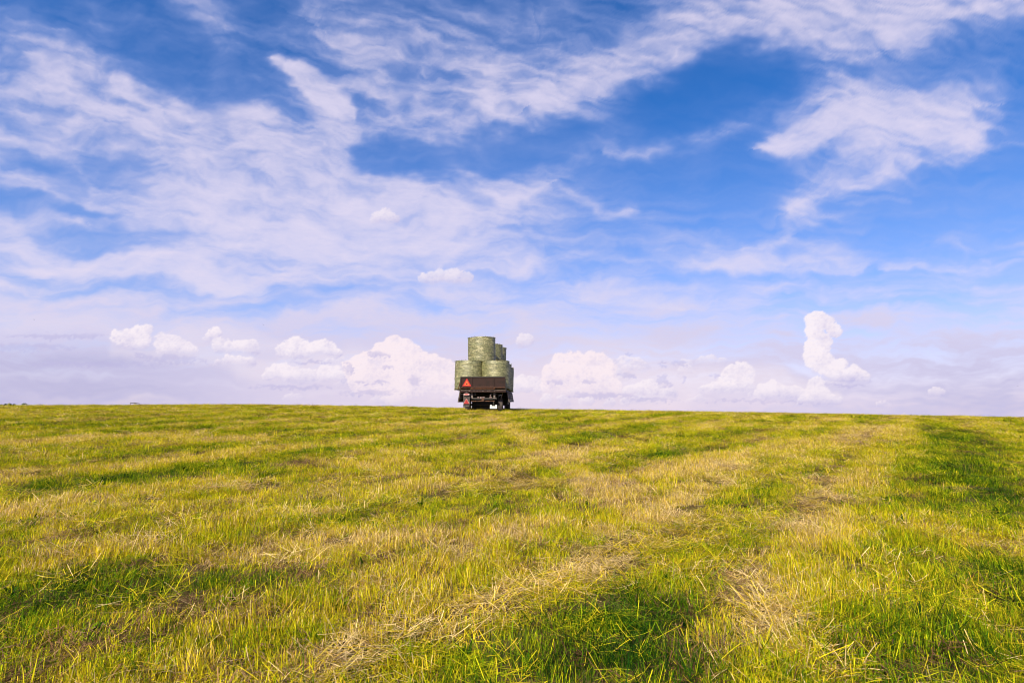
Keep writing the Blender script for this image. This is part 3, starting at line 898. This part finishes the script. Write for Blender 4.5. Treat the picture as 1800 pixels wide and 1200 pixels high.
# ------------------------------------------------------------------ hay bales
def bale_material():
    m, n, l = new_mat('net_wrapped_hay')
    out = n.new('ShaderNodeOutputMaterial'); b = n.new('ShaderNodeBsdfPrincipled')
    tc = n.new('ShaderNodeTexCoord')
    oi = n.new('ShaderNodeObjectInfo')
    vm = n.new('ShaderNodeVectorMath'); vm.operation = 'ADD'
    l.new(tc.outputs['Object'], vm.inputs[0]); l.new(oi.outputs['Location'], vm.inputs[1])
    def noise(scale, sc, det=6):
        mp = n.new('ShaderNodeMapping'); mp.inputs['Scale'].default_value = sc
        nz = n.new('ShaderNodeTexNoise'); nz.inputs['Scale'].default_value = scale; nz.inputs['Detail'].default_value = det; nz.inputs['Roughness'].default_value = 0.7
        l.new(vm.outputs[0], mp.inputs[0]); l.new(mp.outputs[0], nz.inputs['Vector'])
        return nz.outputs['Fac']
    f1 = noise(3.2, (1, 1, 6)); f2 = noise(13, (1, 1, 2.6), 8); f3 = noise(1.6, (1, 1, 3.5))
    r1 = n.new('ShaderNodeValToRGB')
    els = [(0.36, (0.020, 0.022, 0.008)), (0.46, (0.105, 0.105, 0.045)), (0.54, (0.24, 0.23, 0.115)), (0.64, (0.52, 0.48, 0.32))]
    r1.color_ramp.elements[0].position = els[0][0]; r1.color_ramp.elements[0].color = (*els[0][1], 1)
    r1.color_ramp.elements[1].position = els[-1][0]; r1.color_ramp.elements[1].color = (*els[-1][1], 1)
    for p, c in els[1:-1]:
        e = r1.color_ramp.elements.new(p); e.color = (*c, 1)
    mixf = n.new('ShaderNodeMath'); mixf.operation = 'MULTIPLY_ADD'; mixf.inputs[1].default_value = 0.5
    l.new(f1, mixf.inputs[0])
    h2 = n.new('ShaderNodeMath'); h2.operation = 'MULTIPLY'; h2.inputs[1].default_value = 0.5
    l.new(f2, h2.inputs[0]); l.new(h2.outputs[0], mixf.inputs[2])
    l.new(mixf.outputs[0], r1.inputs[0])
    mx = n.new('ShaderNodeMix'); mx.data_type = 'RGBA'; mx.blend_type = 'MULTIPLY'; mx.inputs[0].default_value = 1.0
    r3 = n.new('ShaderNodeValToRGB')
    r3.color_ramp.elements[0].position = 0.35; r3.color_ramp.elements[0].color = (0.55, 0.62, 0.46, 1)
    r3.color_ramp.elements[1].position = 0.6; r3.color_ramp.elements[1].color = (1.1, 1.05, 1.0, 1)
    l.new(f3, r3.inputs[0])
    l.new(r1.outputs[0], mx.inputs[6]); l.new(r3.outputs[0], mx.inputs[7])
    l.new(mx.outputs[2], b.inputs['Base Color'])
    b.inputs['Roughness'].default_value = 0.6
    b.inputs['Specular IOR Level'].default_value = 0.4
    bp = n.new('ShaderNodeBump'); bp.inputs['Strength'].default_value = 0.8; bp.inputs['Distance'].default_value = 0.025
    l.new(mixf.outputs[0], bp.inputs['Height']); l.new(bp.outputs[0], b.inputs['Normal'])
    gl = n.new('ShaderNodeBsdfAnisotropic'); gl.inputs['Roughness'].default_value = 0.48; gl.inputs['Color'].default_value = (0.95, 0.93, 0.88, 1)
    ms = n.new('ShaderNodeMixShader'); ms.inputs[0].default_value = 0.05
    l.new(b.outputs[0], ms.inputs[1]); l.new(gl.outputs[0], ms.inputs[2])
    l.new(ms.outputs[0], out.inputs[0])
    return m
M['hay'] = bale_material()
M['hay_end'] = simple('cut_hay_end', (0.16, 0.13, 0.05), 0.95, c2=(0.05, 0.045, 0.02), scale=22, amount=0.5, bump=0.8, spec=0.1)
M['hay_edge'] = simple('loose_hay', (0.20, 0.17, 0.06), 0.9, c2=(0.06, 0.06, 0.02), scale=9, amount=0.5, spec=0.1)

def make_bale(loc, rad, h, seed, label, tilt=(0, 0)):
    root = empty('hay_bale', loc, (tilt[0], tilt[1], seed * 1.7))
    tag(root, label, 'hay bale', 'round hay bales standing on the trailer')
    rs = random.Random(seed)
    nseg, nh = 72, 26
    ang = np.linspace(0, 2 * np.pi, nseg, endpoint=False)
    hh = np.concatenate([[0, 0.012, 0.035], np.linspace(0.07, 0.93, nh), [0.965, 0.988, 1.0]])
    A, H = np.meshgrid(ang, hh)
    rim = np.minimum(H, 1 - H)
    r = rad * (1 - 0.010 * np.exp(-rim / 0.010)) * (1 + 0.012 * np.sin(H * np.pi))
    cx = np.cos(A) * 2.2; sy = np.sin(A) * 2.2
    r = r * (1 + 0.016 * fbm(cx + seed, sy + H * 2, 3, seed) + 0.012 * perlin(H * 14 + seed, cx * 0.8 + sy * 0.5, seed + 9) + 0.010 * perlin(cx * 6 + sy * 4, H * 9 + seed, seed + 4))
    r = r * np.where(rim < 0.02, 1 + 0.02 * perlin(cx * 5, sy * 5, seed + 5), 1)
    Zz = H * h + 0.02 * perlin(cx * 1.5 + 3, sy * 1.5, seed + 6) * np.where(rim < 0.05, 1, 0.3)
    V = np.stack([r * np.cos(A), r * np.sin(A), Zz], -1).reshape(-1, 3)
    F = []
    n = len(hh)
    for i in range(n - 1):
        for j in range(nseg):
            k = (j + 1) % nseg
            F.append((i * nseg + j, i * nseg + k, (i + 1) * nseg + k, (i + 1) * nseg + j))
    mb = MB(); mb.add([tuple(p) for p in V], F)
    mb.build('wrap', M['hay'], root, smooth=True)
    # the two flat ends: spiral-wound hay, slightly domed
    for zz, sgn in ((h, 1), (0.0, -1)):
        mb = MB(); vs, fs = [], []
        rings = 9
        for a in range(rings):
            rr = rad * 0.99 * (1 - a / (rings - 1)) if a < rings - 1 else 0.02
            for j in range(nseg):
                t = ang[j]
                dz = (0.02 * math.sin(a * 2.4) * (a > 0) + rs.uniform(-0.008, 0.012) + 0.03 * (a / rings)) * sgn - (0.006 * sgn if a == 0 else 0)
                vs.append((rr * math.cos(t), rr * math.sin(t), zz + dz * (1 if sgn > 0 else 0.3)))
        for a in range(rings - 1):
            for j in range(nseg):
                k = (j + 1) % nseg
                fs.append((a * nseg + j, a * nseg + k, (a + 1) * nseg + k, (a + 1) * nseg + j))
        mb.add(vs, fs)
        mb.build('bale_end', M['hay_end'], root)
    # loose stalks round both rims and over the side
    V2, F2 = [], []
    for q in range(900):
        t = rs.uniform(0, 6.283)
        edge = rs.random() < 0.75
        if edge:
            z0 = h if rs.random() < 0.5 else 0.0
            z0 += rs.uniform(-0.03, 0.02); r0 = rad * rs.uniform(0.93, 0.99)
        else:
            z0 = rs.uniform(0.05, h - 0.05); r0 = rad * 1.0
        L = rs.uniform(0.03, 0.11) * (1 if edge else 0.5)
        dirv = Vector((math.cos(t), math.sin(t), 0)) * rs.uniform(0.2, 1) + Vector((rs.gauss(0, .6), rs.gauss(0, .6), rs.gauss(0, .55)))
        dirv.normalize()
        p = Vector((r0 * math.cos(t), r0 * math.sin(t), z0)); e = p + dirv * L
        sd = dirv.cross(Vector((rs.gauss(0, 1), rs.gauss(0, 1), rs.gauss(0, 1)))).normalized() * 0.005
        k = len(V2)
        V2 += [tuple(p - sd), tuple(p + sd), tuple(e + sd * .5), tuple(e - sd * .5)]
        F2.append((k, k + 1, k + 2, k + 3))
    mb = MB(); mb.add(V2, F2)
    me = bpy.data.meshes.new('loose_stalks'); me.from_pydata(V2, [], F2); me.materials.append(M['hay_edge'])
    o = bpy.data.objects.new('loose_stalks', me); col.objects.link(o); o.parent = root; o['kind'] = 'stuff'
    return root

# trailer frame: local x across, y forward, z up from the ground at the rear axle
TX, TY = -1.545, 27.35
rear_g = float(ground_z(TX, TY + 1.0)); front_g = float(ground_z(TX + 0.2, TY + 6.6))
PITCH = math.atan2(front_g - rear_g, 5.6)
HEAD = -R(2.0)
TM = Matrix.Translation((TX, TY, rear_g - PITCH * 1.0)) @ Matrix.Rotation(HEAD, 4, 'Z') @ Matrix.Rotation(PITCH, 4, 'X')
BED = 1.16

def bed_z(y): return (TM @ Vector((0, y - TY, BED))).z

low = []
# lower layer: two bales side by side, five rows deep
rows = [28.18, 29.74, 31.30, 32.86, 34.42]
for i, y in enumerate(rows):
    for s in (-1, 1):
        xc = -1.63 + s * 0.752 + 0.030 * (y - 28.2) + (0.04 * math.sin(i * 2.3 + s)) * (i > 0)
        if s > 0 and i == 4: xc = -0.77
        low.append((xc, y, s, i))
names_low = {
    (-1, 0): 'green hay bale behind the red triangle, left one of the lower two at the tailgate',
    (1, 0): 'green hay bale on the right behind the brown tailgate, lower layer nearest the camera',
    (1, 4): 'lower hay bale at the front right corner, a dark sliver past the nearest right bale',
}
rowword = ['nearest', 'second', 'third', 'fourth', 'front']
for (x, y, s, i) in low:
    h = {(-1, 0): 1.53, (1, 0): 1.53}.get((s, i), 1.50)
    lab = names_low.get((s, i), 'lower hay bale hidden behind others, %s row on the trailer\'s %s side' % (rowword[i], 'left' if s < 0 else 'right'))
    make_bale((x, y, bed_z(y) + 0.012), 0.772, h, 20 + i * 2 + (s > 0), lab, (PITCH, 0))
tops = [(-1.69, 28.64, 1.365, 0.764, 'topmost hay bale nearest the camera, alone on the upper layer'),
        (-1.34, 30.95, 1.27, 0.745, 'upper layer hay bale partly hidden behind the topmost front bale'),
        (-1.14, 32.50, 1.24, 0.745, 'farthest upper layer hay bale, a thin strip showing at the right')]
for k, (x, y, h, r, lab) in enumerate(tops):
    make_bale((x, y, bed_z(y) + 0.012 + (1.535 if k == 0 else 1.505)), r, h, 40 + k, lab, (PITCH, 0.012 * (k == 0)))

# ------------------------------------------------------------------ trailer
tr = empty('hay_trailer'); tr.matrix_world = TM
tag(tr, 'old dark brown flatbed farm trailer loaded with round hay bales', 'trailer')
W, LEN = 2.40, 7.9
mb = MB()
mb.box((0, LEN / 2 + 0.03, BED - 0.03), (W, LEN, 0.05)); mb.build('bed', M['wood'], tr)
# rear cross member and edge rails
mb = MB(); mb.box((0, 0.02, BED - 0.085), (W + 0.04, 0.10, 0.12)); mb.build('rear_crossmember', M['brown'], tr, 0.008)
for s in (-1, 1):
    mb = MB(); mb.box((s * (W / 2 + 0.012), LEN / 2 + 0.1, BED - 0.09), (0.05, LEN - 0.1, 0.11)); mb.build('edge_rail', M['dark'], tr, 0.006)
    mb = MB(); mb.box((s * 0.42, LEN / 2, BED - 0.20), (0.09, LEN - 0.3, 0.20)); mb.build('chassis_rail', M['dark'], tr, 0.008)
for k in range(7):
    mb = MB(); mb.box((0, 0.8 + k * 1.1, BED - 0.13), (W - 0.15, 0.07, 0.10)); mb.build('cross_beam', M['dark'], tr)
# rear underframe bumper, hitch and bits seen between the wheels
mb = MB(); mb.box((0, 0.22, 0.68), (1.45, 0.09, 0.10)); mb.build('rear_beam', M['dark'], tr, 0.008)
mb = MB(); mb.box((-0.02, 0.14, 0.55), (1.25, 0.04, 0.035)); mb.build('lower_bar', M['rust'], tr)
for s in (-1, 1):
    mb = MB(); mb.box((s * 0.60, 0.22, 0.87), (0.10, 0.10, 0.36)); mb.build('hanger', M['grey'], tr, 0.01)
    mb = MB(); mb.box((s * 0.60, 0.15, 0.71), (0.16, 0.03, 0.03)); mb.build('bracket', M['grey'], tr)
mb = MB(); mb.tube((0, -0.02, 0.62), (0, 0.25, 0.62), 0.045); mb.box((0, -0.02, 0.62), (0.12, 0.05, 0.16)); mb.build('tow_coupling', M['rust'], tr)
for (x, z, w, h) in ((-0.26, 0.745, 0.10, 0.03), (-0.12, 0.74, 0.05, 0.06), (0.02, 0.745, 0.12, 0.03), (0.40, 0.745, 0.13, 0.028), (0.38, 0.85, 0.03, 0.05)):
    mb = MB(); mb.box((x, 0.155, z), (w, 0.02, h)); mb.build('steel_fitting', M['lamp'], tr)
# tailgate: panel, ribs, top rim, ledges
tg = MB(); tg.box((0, 0.0, BED + 0.355), (W - 0.02, 0.035, 0.62)); tg = tg.build('tailgate', M['brown'], tr, 0.006)
mb = MB(); mb.box((0, -0.012, BED + 0.665), (W + 0.02, 0.075, 0.045)); mb.build('top_rim', M['dark'], tg, 0.008)
for x in (-1.17, -0.60, 0.60, 1.17):
    mb = MB(); mb.box((x, -0.033, BED + 0.35), (0.055, 0.032, 0.58)); mb.build('rib', M['brown'], tg, 0.005)
mb = MB(); mb.box((0, -0.035, BED + 0.105), (W - 0.06, 0.038, 0.030)); mb.build('ledge', M['rust'], tg)
mb = MB(); mb.box((-0.02, -0.050, BED + 0.045), (1.30, 0.045, 0.030)); mb.build('ledge', M['rust'], tg)
for k in range(9):
    mb = MB(); mb.box((-0.45 + k * 0.12 + 0.02 * math.sin(k * 3), -0.022, BED + 0.165), (0.05, 0.010, 0.014)); mb.build('bolt', M['rust'], tg)
for k, x in enumerate((-0.95, -0.72, -0.47, -0.30, -0.16, 0.0, 0.12, 0.25, 0.35, 0.62, 0.80)):
    mb = MB(); mb.box((x, -0.034, BED - 0.055 - 0.02 * (k % 2)), (0.035 + 0.03 * (k % 3), 0.012, 0.022)); mb.build('bolt', M['grey'], tr)
for s in (-1, 1):
    mb = MB(); mb.tube((s * 1.19, -0.02, BED + 0.6), (s * 1.235, -0.03, BED - 0.05), 0.025); mb.build('latch_bar', M['dark'], tg)
# corner brace on the left of the gate
mb = MB(); mb.tube((-1.20, 0.03, BED + 0.55), (-1.36, 0.25, BED + 0.0), 0.02); mb.build('corner_brace', M['rust'], tr)
# folded down side boards, splayed out a little
for s in (-1, 1):
    sb = MB(); sb.box((0, 0, 0), (0.030, LEN - 0.5, 0.05))
    sb = sb.build('side_board', M['grey'], tr)
    sb.location = (s * (W / 2 + 0.055), LEN / 2 + 0.15, BED - 0.06)
    sb.rotation_euler = (0, -s * R(9 if s > 0 else -9) * (1 if s > 0 else -1), 0)
    sb.rotation_euler = (0, -s * R(10), 0)
    for k in range(5):
        mb = MB(); mb.box((0, 0, -0.085 - k * 0.118), (0.026, LEN - 0.52, 0.100 if s > 0 else 0.115)); mb.build('plank', M['wood'], sb, 0.005)
    for k in range(6):
        mb = MB(); mb.box((s * 0.028, -LEN / 2 + 0.30 + k * (LEN - 0.62) / 5, -0.31), (0.030, 0.07, 0.62)); mb.build('batten', M['grey'] if s > 0 else M['dark'], sb, 0.004)
# wheels
def wheel(x, y, r, w, dual=0):
    wh = MB(); a = w / 2
    prof = [(r * 0.60, -a * .82), (r * 0.72, -a), (r * 0.90, -a * 0.98), (r * 0.975, -a * 0.80), (r, -a * 0.45), (r, a * 0.45), (r * 0.975, a * 0.80), (r * 0.90, a * 0.98), (r * 0.72, a), (r * 0.60, a * .82)]
    wh.lathe(prof, 'X', (0, 0, 0), 40)
    wh = wh.build('wheel', M['rubber'], tr, smooth=True)
    wh.location = (x, y, r - 0.025)
    mb = MB()
    for k in range(36):
        t = 2 * math.pi * k / 36
        for side in (-1, 1):
            mb.box((side * a * 0.42, math.cos(t + side * .04) * r, math.sin(t + side * .04) * r), (a * 0.62, 0.045, 0.022), rot=(t + math.pi / 2, 0, 0))
    t_ = mb.build('tread', M['rubber'], wh); t_['kind'] = 'stuff'
    mb = MB(); mb.lathe([(r * 0.60, -a * .7), (r * 0.60, a * .7), (r * .50, a * .7), (r * .45, a * .35), (0.06, a * .35), (0.06, -a * .35), (r * .45, -a * .35), (r * .50, -a * .7)], 'X', (0, 0, 0), 28)
    mb.build('rim', M['rim'], wh, smooth=False)
    mb = MB(); mb.tube((-a * .6, 0, 0), (a * .6, 0, 0), 0.065, 14); mb.build('hub', M['dark'], wh)
    return wh
for y, tw, r in ((0.95, 0.885, 0.375), (6.55, 1.05, 0.39), ):
    for s in (-1, 1):
        wheel(s * tw, y, r, 0.27)
    mb = MB(); mb.tube((-tw, y, r - 0.02), (tw, y, r - 0.02), 0.055, 12); mb.build('axle', M['dark'], tr)
    for s in (-1, 1):
        for k in range(4):
            mb = MB(); L = 0.95 - k * 0.2
            mb.box((s * 0.56, y, r + 0.10 + k * -0.022 + 0.06), (0.07, L, 0.016)); mb.build('leaf_spring', M['rust'] if k == 1 else M['dark'], tr)
        for dy in (-0.42, 0.42):
            mb = MB(); mb.box((s * 0.56, y + dy, r + 0.32), (0.06, 0.05, 0.40)); mb.build('spring_shackle', M['dark'], tr)
# diagonal struts and pale uprights on the right flank
mb = MB(); mb.tube((1.05, 0.35, BED - 0.12), (0.92, 0.60, 0.62), 0.022); mb.build('strut', M['grey'], tr)
mb = MB(); mb.tube((-1.05, 0.35, BED - 0.12), (-0.92, 0.60, 0.62), 0.022); mb.build('strut', M['dark'], tr)
mb = MB(); mb.box((0, 3.9, 0.60), (0.75, 1.3, 0.42)); mb.build('tool_box', M['dark'], tr, 0.02)
mb = MB(); mb.box((1.02, 3.6, 0.66), (0.36, 1.5, 0.62)); mb.build('side_dark_fill', M['dark'], tr, 0.03)  # added dark box, fills the bright gap beside the right wheels
mb = MB(); mb.box((0, 1.35, 0.49), (1.46, 0.05, 0.84)); mb.build('underbed_dark_fill', M['dark'], tr)  # added dark panel, keeps the space under the bed black between the wheels
# drawbar and headboard
mb = MB(); mb.tube((-0.4, LEN, BED - 0.35), (0, LEN + 1.9, 0.55), 0.05); mb.tube((0.4, LEN, BED - 0.35), (0, LEN + 1.9, 0.55), 0.05); mb.build('drawbar', M['dark'], tr)
mb = MB(); mb.box((0, LEN + 0.06, BED + 0.36), (W, 0.05, 0.74)); mb.build('headboard', M['brown'], tr, 0.006)
# upper warning triangle: red rim, orange field, small dark centre
def tri(cx, cz, side, cut=0.0):
    h = side * 0.866
    a = (cx - side / 2, cz - h / 3); b = (cx + side / 2, cz - h / 3); c = (cx, cz + 2 * h / 3)
    if not cut: return [a, b, c]
    out = []
    P = [a, b, c]
    for i in range(3):
        p, q, r_ = P[i], P[(i + 1) % 3], P[(i - 1) % 3]
        out.append((p[0] + (r_[0] - p[0]) * cut, p[1] + (r_[1] - p[1]) * cut))
        out.append((p[0] + (q[0] - p[0]) * cut, p[1] + (q[1] - p[1]) * cut))
    return out
cx, cz = -0.855, BED + 0.315
mb = MB(); mb.prism(tri(cx, cz, 0.50, 0.06), -0.075, -0.050); wt = mb.build('warning_triangle', M['red'], tg)
wt['label'] = 'red and orange slow vehicle triangle'
mb = MB(); mb.prism(tri(cx, cz - 0.005, 0.30), -0.082, -0.072); mb.build('orange_field', M['orange'], wt)
mb = MB(); mb.prism(tri(cx, cz - 0.012, 0.11), -0.088, -0.080); mb.build('centre_mark', M['black'], wt)
# light bracket on the left: oval lamp, red triangle reflector, plate
lb = MB(); lb.box((-0.87, -0.03, 0.62), (0.05, 0.03, 0.95)); lb = lb.build('light_bracket', M['dark'], tr)
mb = MB(); mb.box((-0.87, 0.0, 0.56), (0.34, 0.02, 0.66)); mb.build('mud_flap', M['rubber'], tr)
def ellipse(cx, cz, rx, rz, n=20): return [(cx + rx * math.cos(2 * math.pi * i / n), cz + rz * math.sin(2 * math.pi * i / n)) for i in range(n)]
mb = MB(); mb.prism(ellipse(-0.865, 0.905, 0.165, 0.058), -0.10, -0.045); tl = mb.build('tail_light', M['lamp'], tr)
mb = MB(); mb.prism(ellipse(-0.865, 0.905, 0.115, 0.030), -0.11, -0.098); mb.build('lens', M['dullred'], tl)
mb = MB(); mb.prism(tri(-0.87, 0.50, 0.30, 0.05), -0.072, -0.046); rt = mb.build('triangle_reflector', M['dullred'], tr)
rt['label'] = 'small dull red triangle reflector below the tail light'
mb = MB(); mb.prism(tri(-0.87, 0.50, 0.34, 0.05), -0.050, -0.040); mb.build('pale_rim', M['lamp'], rt)
mb = MB(); mb.box((-0.87, -0.05, 0.335), (0.33, 0.02, 0.10)); mb.build('registration_plate', M['dark'], tr)
mb = MB(); mb.box((-0.87, -0.06, 0.295), (0.30, 0.02, 0.022)); mb.build('plate_edge', M['grey'], tr)
# white plate hanging low on the right with dark marks along its upper half
pl = MB()
pl.prism([(0.365, 0.155), (0.745, 0.155), (0.745, 0.345), (0.655, 0.345), (0.63, 0.285), (0.49, 0.285), (0.455, 0.345), (0.375, 0.345)], 0.10, 0.115)
pl = pl.build('white_plate', M['white'], tr)
for x in (0.50, 0.545, 0.605, 0.65):
    mb = MB(); mb.prism(ellipse(x, 0.232, 0.014, 0.018, 8), 0.092, 0.099); mb.build('dark_mark', M['black'], pl)
mb = MB(); mb.box((0.56, 0.14, 0.42), (0.05, 0.02, 0.30)); mb.build('plate_hanger', M['dark'], tr)

# ------------------------------------------------------------------ tractor in front, almost wholly hidden by the load
ty = TY + LEN + 1.7
tx = TX + 0.035 * (LEN + 1.7)
tz = float(ground_z(tx, ty + 1.0))
tt = empty('tractor', (tx, ty, tz), (math.atan2(float(ground_z(tx, ty + 3) - ground_z(tx, ty + 1)), 2.0), 0, HEAD))
tag(tt, 'dark tractor almost hidden in front of the loaded hay trailer', 'tractor')
mb = MB(); mb.box((0, 2.9, 1.15), (0.75, 1.9, 0.75)); mb.build('bonnet', M['tractor'], tt, 0.06)
mb = MB(); mb.box((0, 1.2, 0.95), (0.85, 1.9, 0.75)); mb.build('transmission_housing', M['tractor'], tt, 0.04)
cb = MB(); cb.box((0, 1.15, 2.30), (1.35, 1.35, 0.10)); cb = cb.build('cab', M['tractor'], tt, 0.03)
for sx in (-1, 1):
    for sy in (-1, 1):
        mb = MB(); mb.box((sx * 0.62, 1.15 + sy * 0.6, 1.82), (0.06, 0.06, 0.88)); mb.build('cab_pillar', M['tractor'], cb)
mb = MB(); mb.box((0, 0.56, 1.85), (1.14, 0.02, 0.76)); mb.build('rear_window', M['glass'], cb)
mb = MB(); mb.box((0, 1.76, 1.85), (1.14, 0.02, 0.76)); mb.build('windscreen', M['glass'], cb)
for s in (-1, 1):
    for (yy, r, w, tw) in ((0.95, 0.70, 0.40, 0.83), (3.3, 0.45, 0.25, 0.72)):
        mb = MB(); a = w / 2
        mb.lathe([(r * 0.58, -a * .8), (r * 0.75, -a), (r * 0.93, -a * 0.95), (r, -a * 0.6), (r, a * 0.6), (r * 0.93, a * 0.95), (r * 0.75, a), (r * 0.58, a * .8)], 'X', (0, 0, 0), 36)
        wh = mb.build('wheel', M['rubber'], tt, smooth=True); wh.location = (s * tw, yy, r - 0.03)
        mb = MB(); mb.lathe([(r * 0.58, -a * .6), (r * 0.58, a * .6), (0.05, a * .3), (0.05, -a * .3)], 'X', (0, 0, 0), 24); mb.build('rim', M['rim'], wh)
    mb = MB(); mb.box((s * 0.83, 0.95, 1.40), (0.46, 1.1, 0.06)); mb.build('mudguard', M['tractor'], tt, 0.02)
mb = MB(); mb.tube((0.25, 2.9, 1.5), (0.25, 2.9, 2.3), 0.035); mb.build('exhaust_pipe', M['dark'], tt)
mb = MB(); mb.tube((-0.72, 3.3, 0.45), (0.72, 3.3, 0.45), 0.06); mb.build('front_axle', M['dark'], tt)

# ------------------------------------------------------------------ far things on the skyline
def leafy_tree(u, vtop, Y, width, seed, label):
    p = at(u, vtop, Y)
    gz = float(ground_z(p.x, Y))
    H = p.z - gz
    root = empty('tree', (p.x, Y, gz))
    tag(root, label, 'tree', 'far trees peeping over the skyline')
    bark = M['wood']
    mb = MB(); mb.tube((0, 0, -0.2), (0.1, 0, H * 0.55), 0.30, 8, 0.15)
    rs = random.Random(seed)
    for k in range(5):
        t = rs.uniform(0, 6.28); mb.tube((0.05, 0, H * (0.35 + 0.05 * k)), (width * .3 * math.cos(t), width * .3 * math.sin(t), H * (0.6 + 0.06 * k)), 0.10, 6, 0.03)
    mb.build('trunk', bark, root)
    V, F = [], []
    cl = [(rs.gauss(0, width * .24), rs.gauss(0, width * .24), H * rs.uniform(0.45, 0.90), width * rs.uniform(0.14, 0.26)) for _ in range(16)]
    cl.append((0, 0, H - width * .2, width * .2))
    for (a, b, c, r) in cl:
        for _ in range(130):
            d = Vector((rs.gauss(0, 1), rs.gauss(0, 1), rs.gauss(0, 1))).normalized() * r * rs.uniform(0.6, 1.0)
            q = Vector((a, b, min(c, H - r * .9))) + d
            e1 = Vector((rs.gauss(0, 1), rs.gauss(0, 1), rs.gauss(0, 1))).normalized() * 0.22
            e2 = e1.cross(Vector((rs.gauss(0, 1), rs.gauss(0, 1), rs.gauss(0, 1)))).normalized() * 0.16
            k = len(V); V += [tuple(q - e1), tuple(q + e2), tuple(q + e1), tuple(q - e2)]; F.append((k, k + 1, k + 2, k + 3))
    me = bpy.data.meshes.new('crown'); me.from_pydata(V, [], F); me.materials.append(M['leaf'])
    o = bpy.data.objects.new('crown', me); col.objects.link(o); o.parent = root
M['leaf'] = simple('tree_leaves', (0.045, 0.085, 0.02), 0.7, c2=(0.02, 0.045, 0.012), scale=1.2)
for k, (u, v, w, lab) in enumerate(((3, 710.0, 6, 'small tree crown at the far left end of the skyline, leftmost of the five'),
                                    (10, 709.3, 6, 'tree crown second from the left on the far left skyline'),
                                    (17, 708.2, 8, 'tallest tree crown of the far left skyline clump'),
                                    (25, 709.6, 6, 'low tree crown right of the tallest in the far left clump'),
                                    (43, 708.0, 9, 'rounded tree crown standing apart right of the far left clump'),)):
    leafy_tree(u, v, 260, w * 260 / 900 * 1.9, 60 + k, lab)

# small tilted metal frame standing on the crest at the left
A_ = at(229.5, 707.6, 34.5); B_ = at(239.5, 709.0, 34.5)
gz1 = float(ground_z(A_.x, 34.5))
fr = empty('metal_frame', (A_.x, 34.5, gz1))
tag(fr, 'small dark metal frame on legs standing on the field skyline', 'metal frame')
o0 = Vector((A_.x, 34.5, gz1))
za, zb = A_ - o0, B_ - o0
mb = MB(); mb.tube(za, zb, 0.022, 6); mb.tube(za + Vector((0, .35, 0)), zb + Vector((0, .35, 0)), 0.022, 6); mb.build('top_bar', M['dark'], fr)
for q in (za, zb):
    for dy in (0, .35):
        mb = MB(); mb.tube((q.x, dy, -0.1), (q.x, dy, q.z), 0.014, 6); mb.build('leg', M['grey'], fr)

# birds far off
def bird(u, v, Y, span, rz, label):
    p = at(u, v, Y)
    root = empty('bird', p, (0, R(8), rz))
    tag(root, label, 'bird', 'birds flying far off')
    mb = MB(); mb.lathe([(0.001, -span * .22), (span * .045, -span * .1), (span * .06, 0), (span * .04, span * .12), (span * .03, span * .17), (0.001, span * .22)][::1], 'X', (0, 0, 0), 10); mb.build('body', M['bird'], root, smooth=True)
    for s in (-1, 1):
        mb = MB()
        pts = [(-.06, 0, 0), (.07, 0, 0), (.05, s * .25, .07), (-.05, s * .28, .07), (-.06, s * .5, .03)]
        up = [Vector(q) * span for q in pts]; dn = [q - Vector((0, 0, .012 * span)) for q in up]
        mb.add(up + dn, [(0, 1, 2, 3), (3, 2, 4), (8, 7, 6, 5), (9, 7, 8), (0, 5, 6, 1), (1, 6, 7, 2), (2, 7, 9, 4), (4, 9, 8, 3), (3, 8, 5, 0)])
        mb.build('wing', M['bird'], root)
bird(60, 561.5, 160, 0.9, 0.3, 'tiny dark bird high over the field at the far left')
bird(463, 570.5, 160, 0.9, -0.4, 'tiny dark bird above the white cumulus left of the trailer')
bird(1789, 678, 190, 0.7, 0.9, 'tiny dark bird low in the sky at the far right')
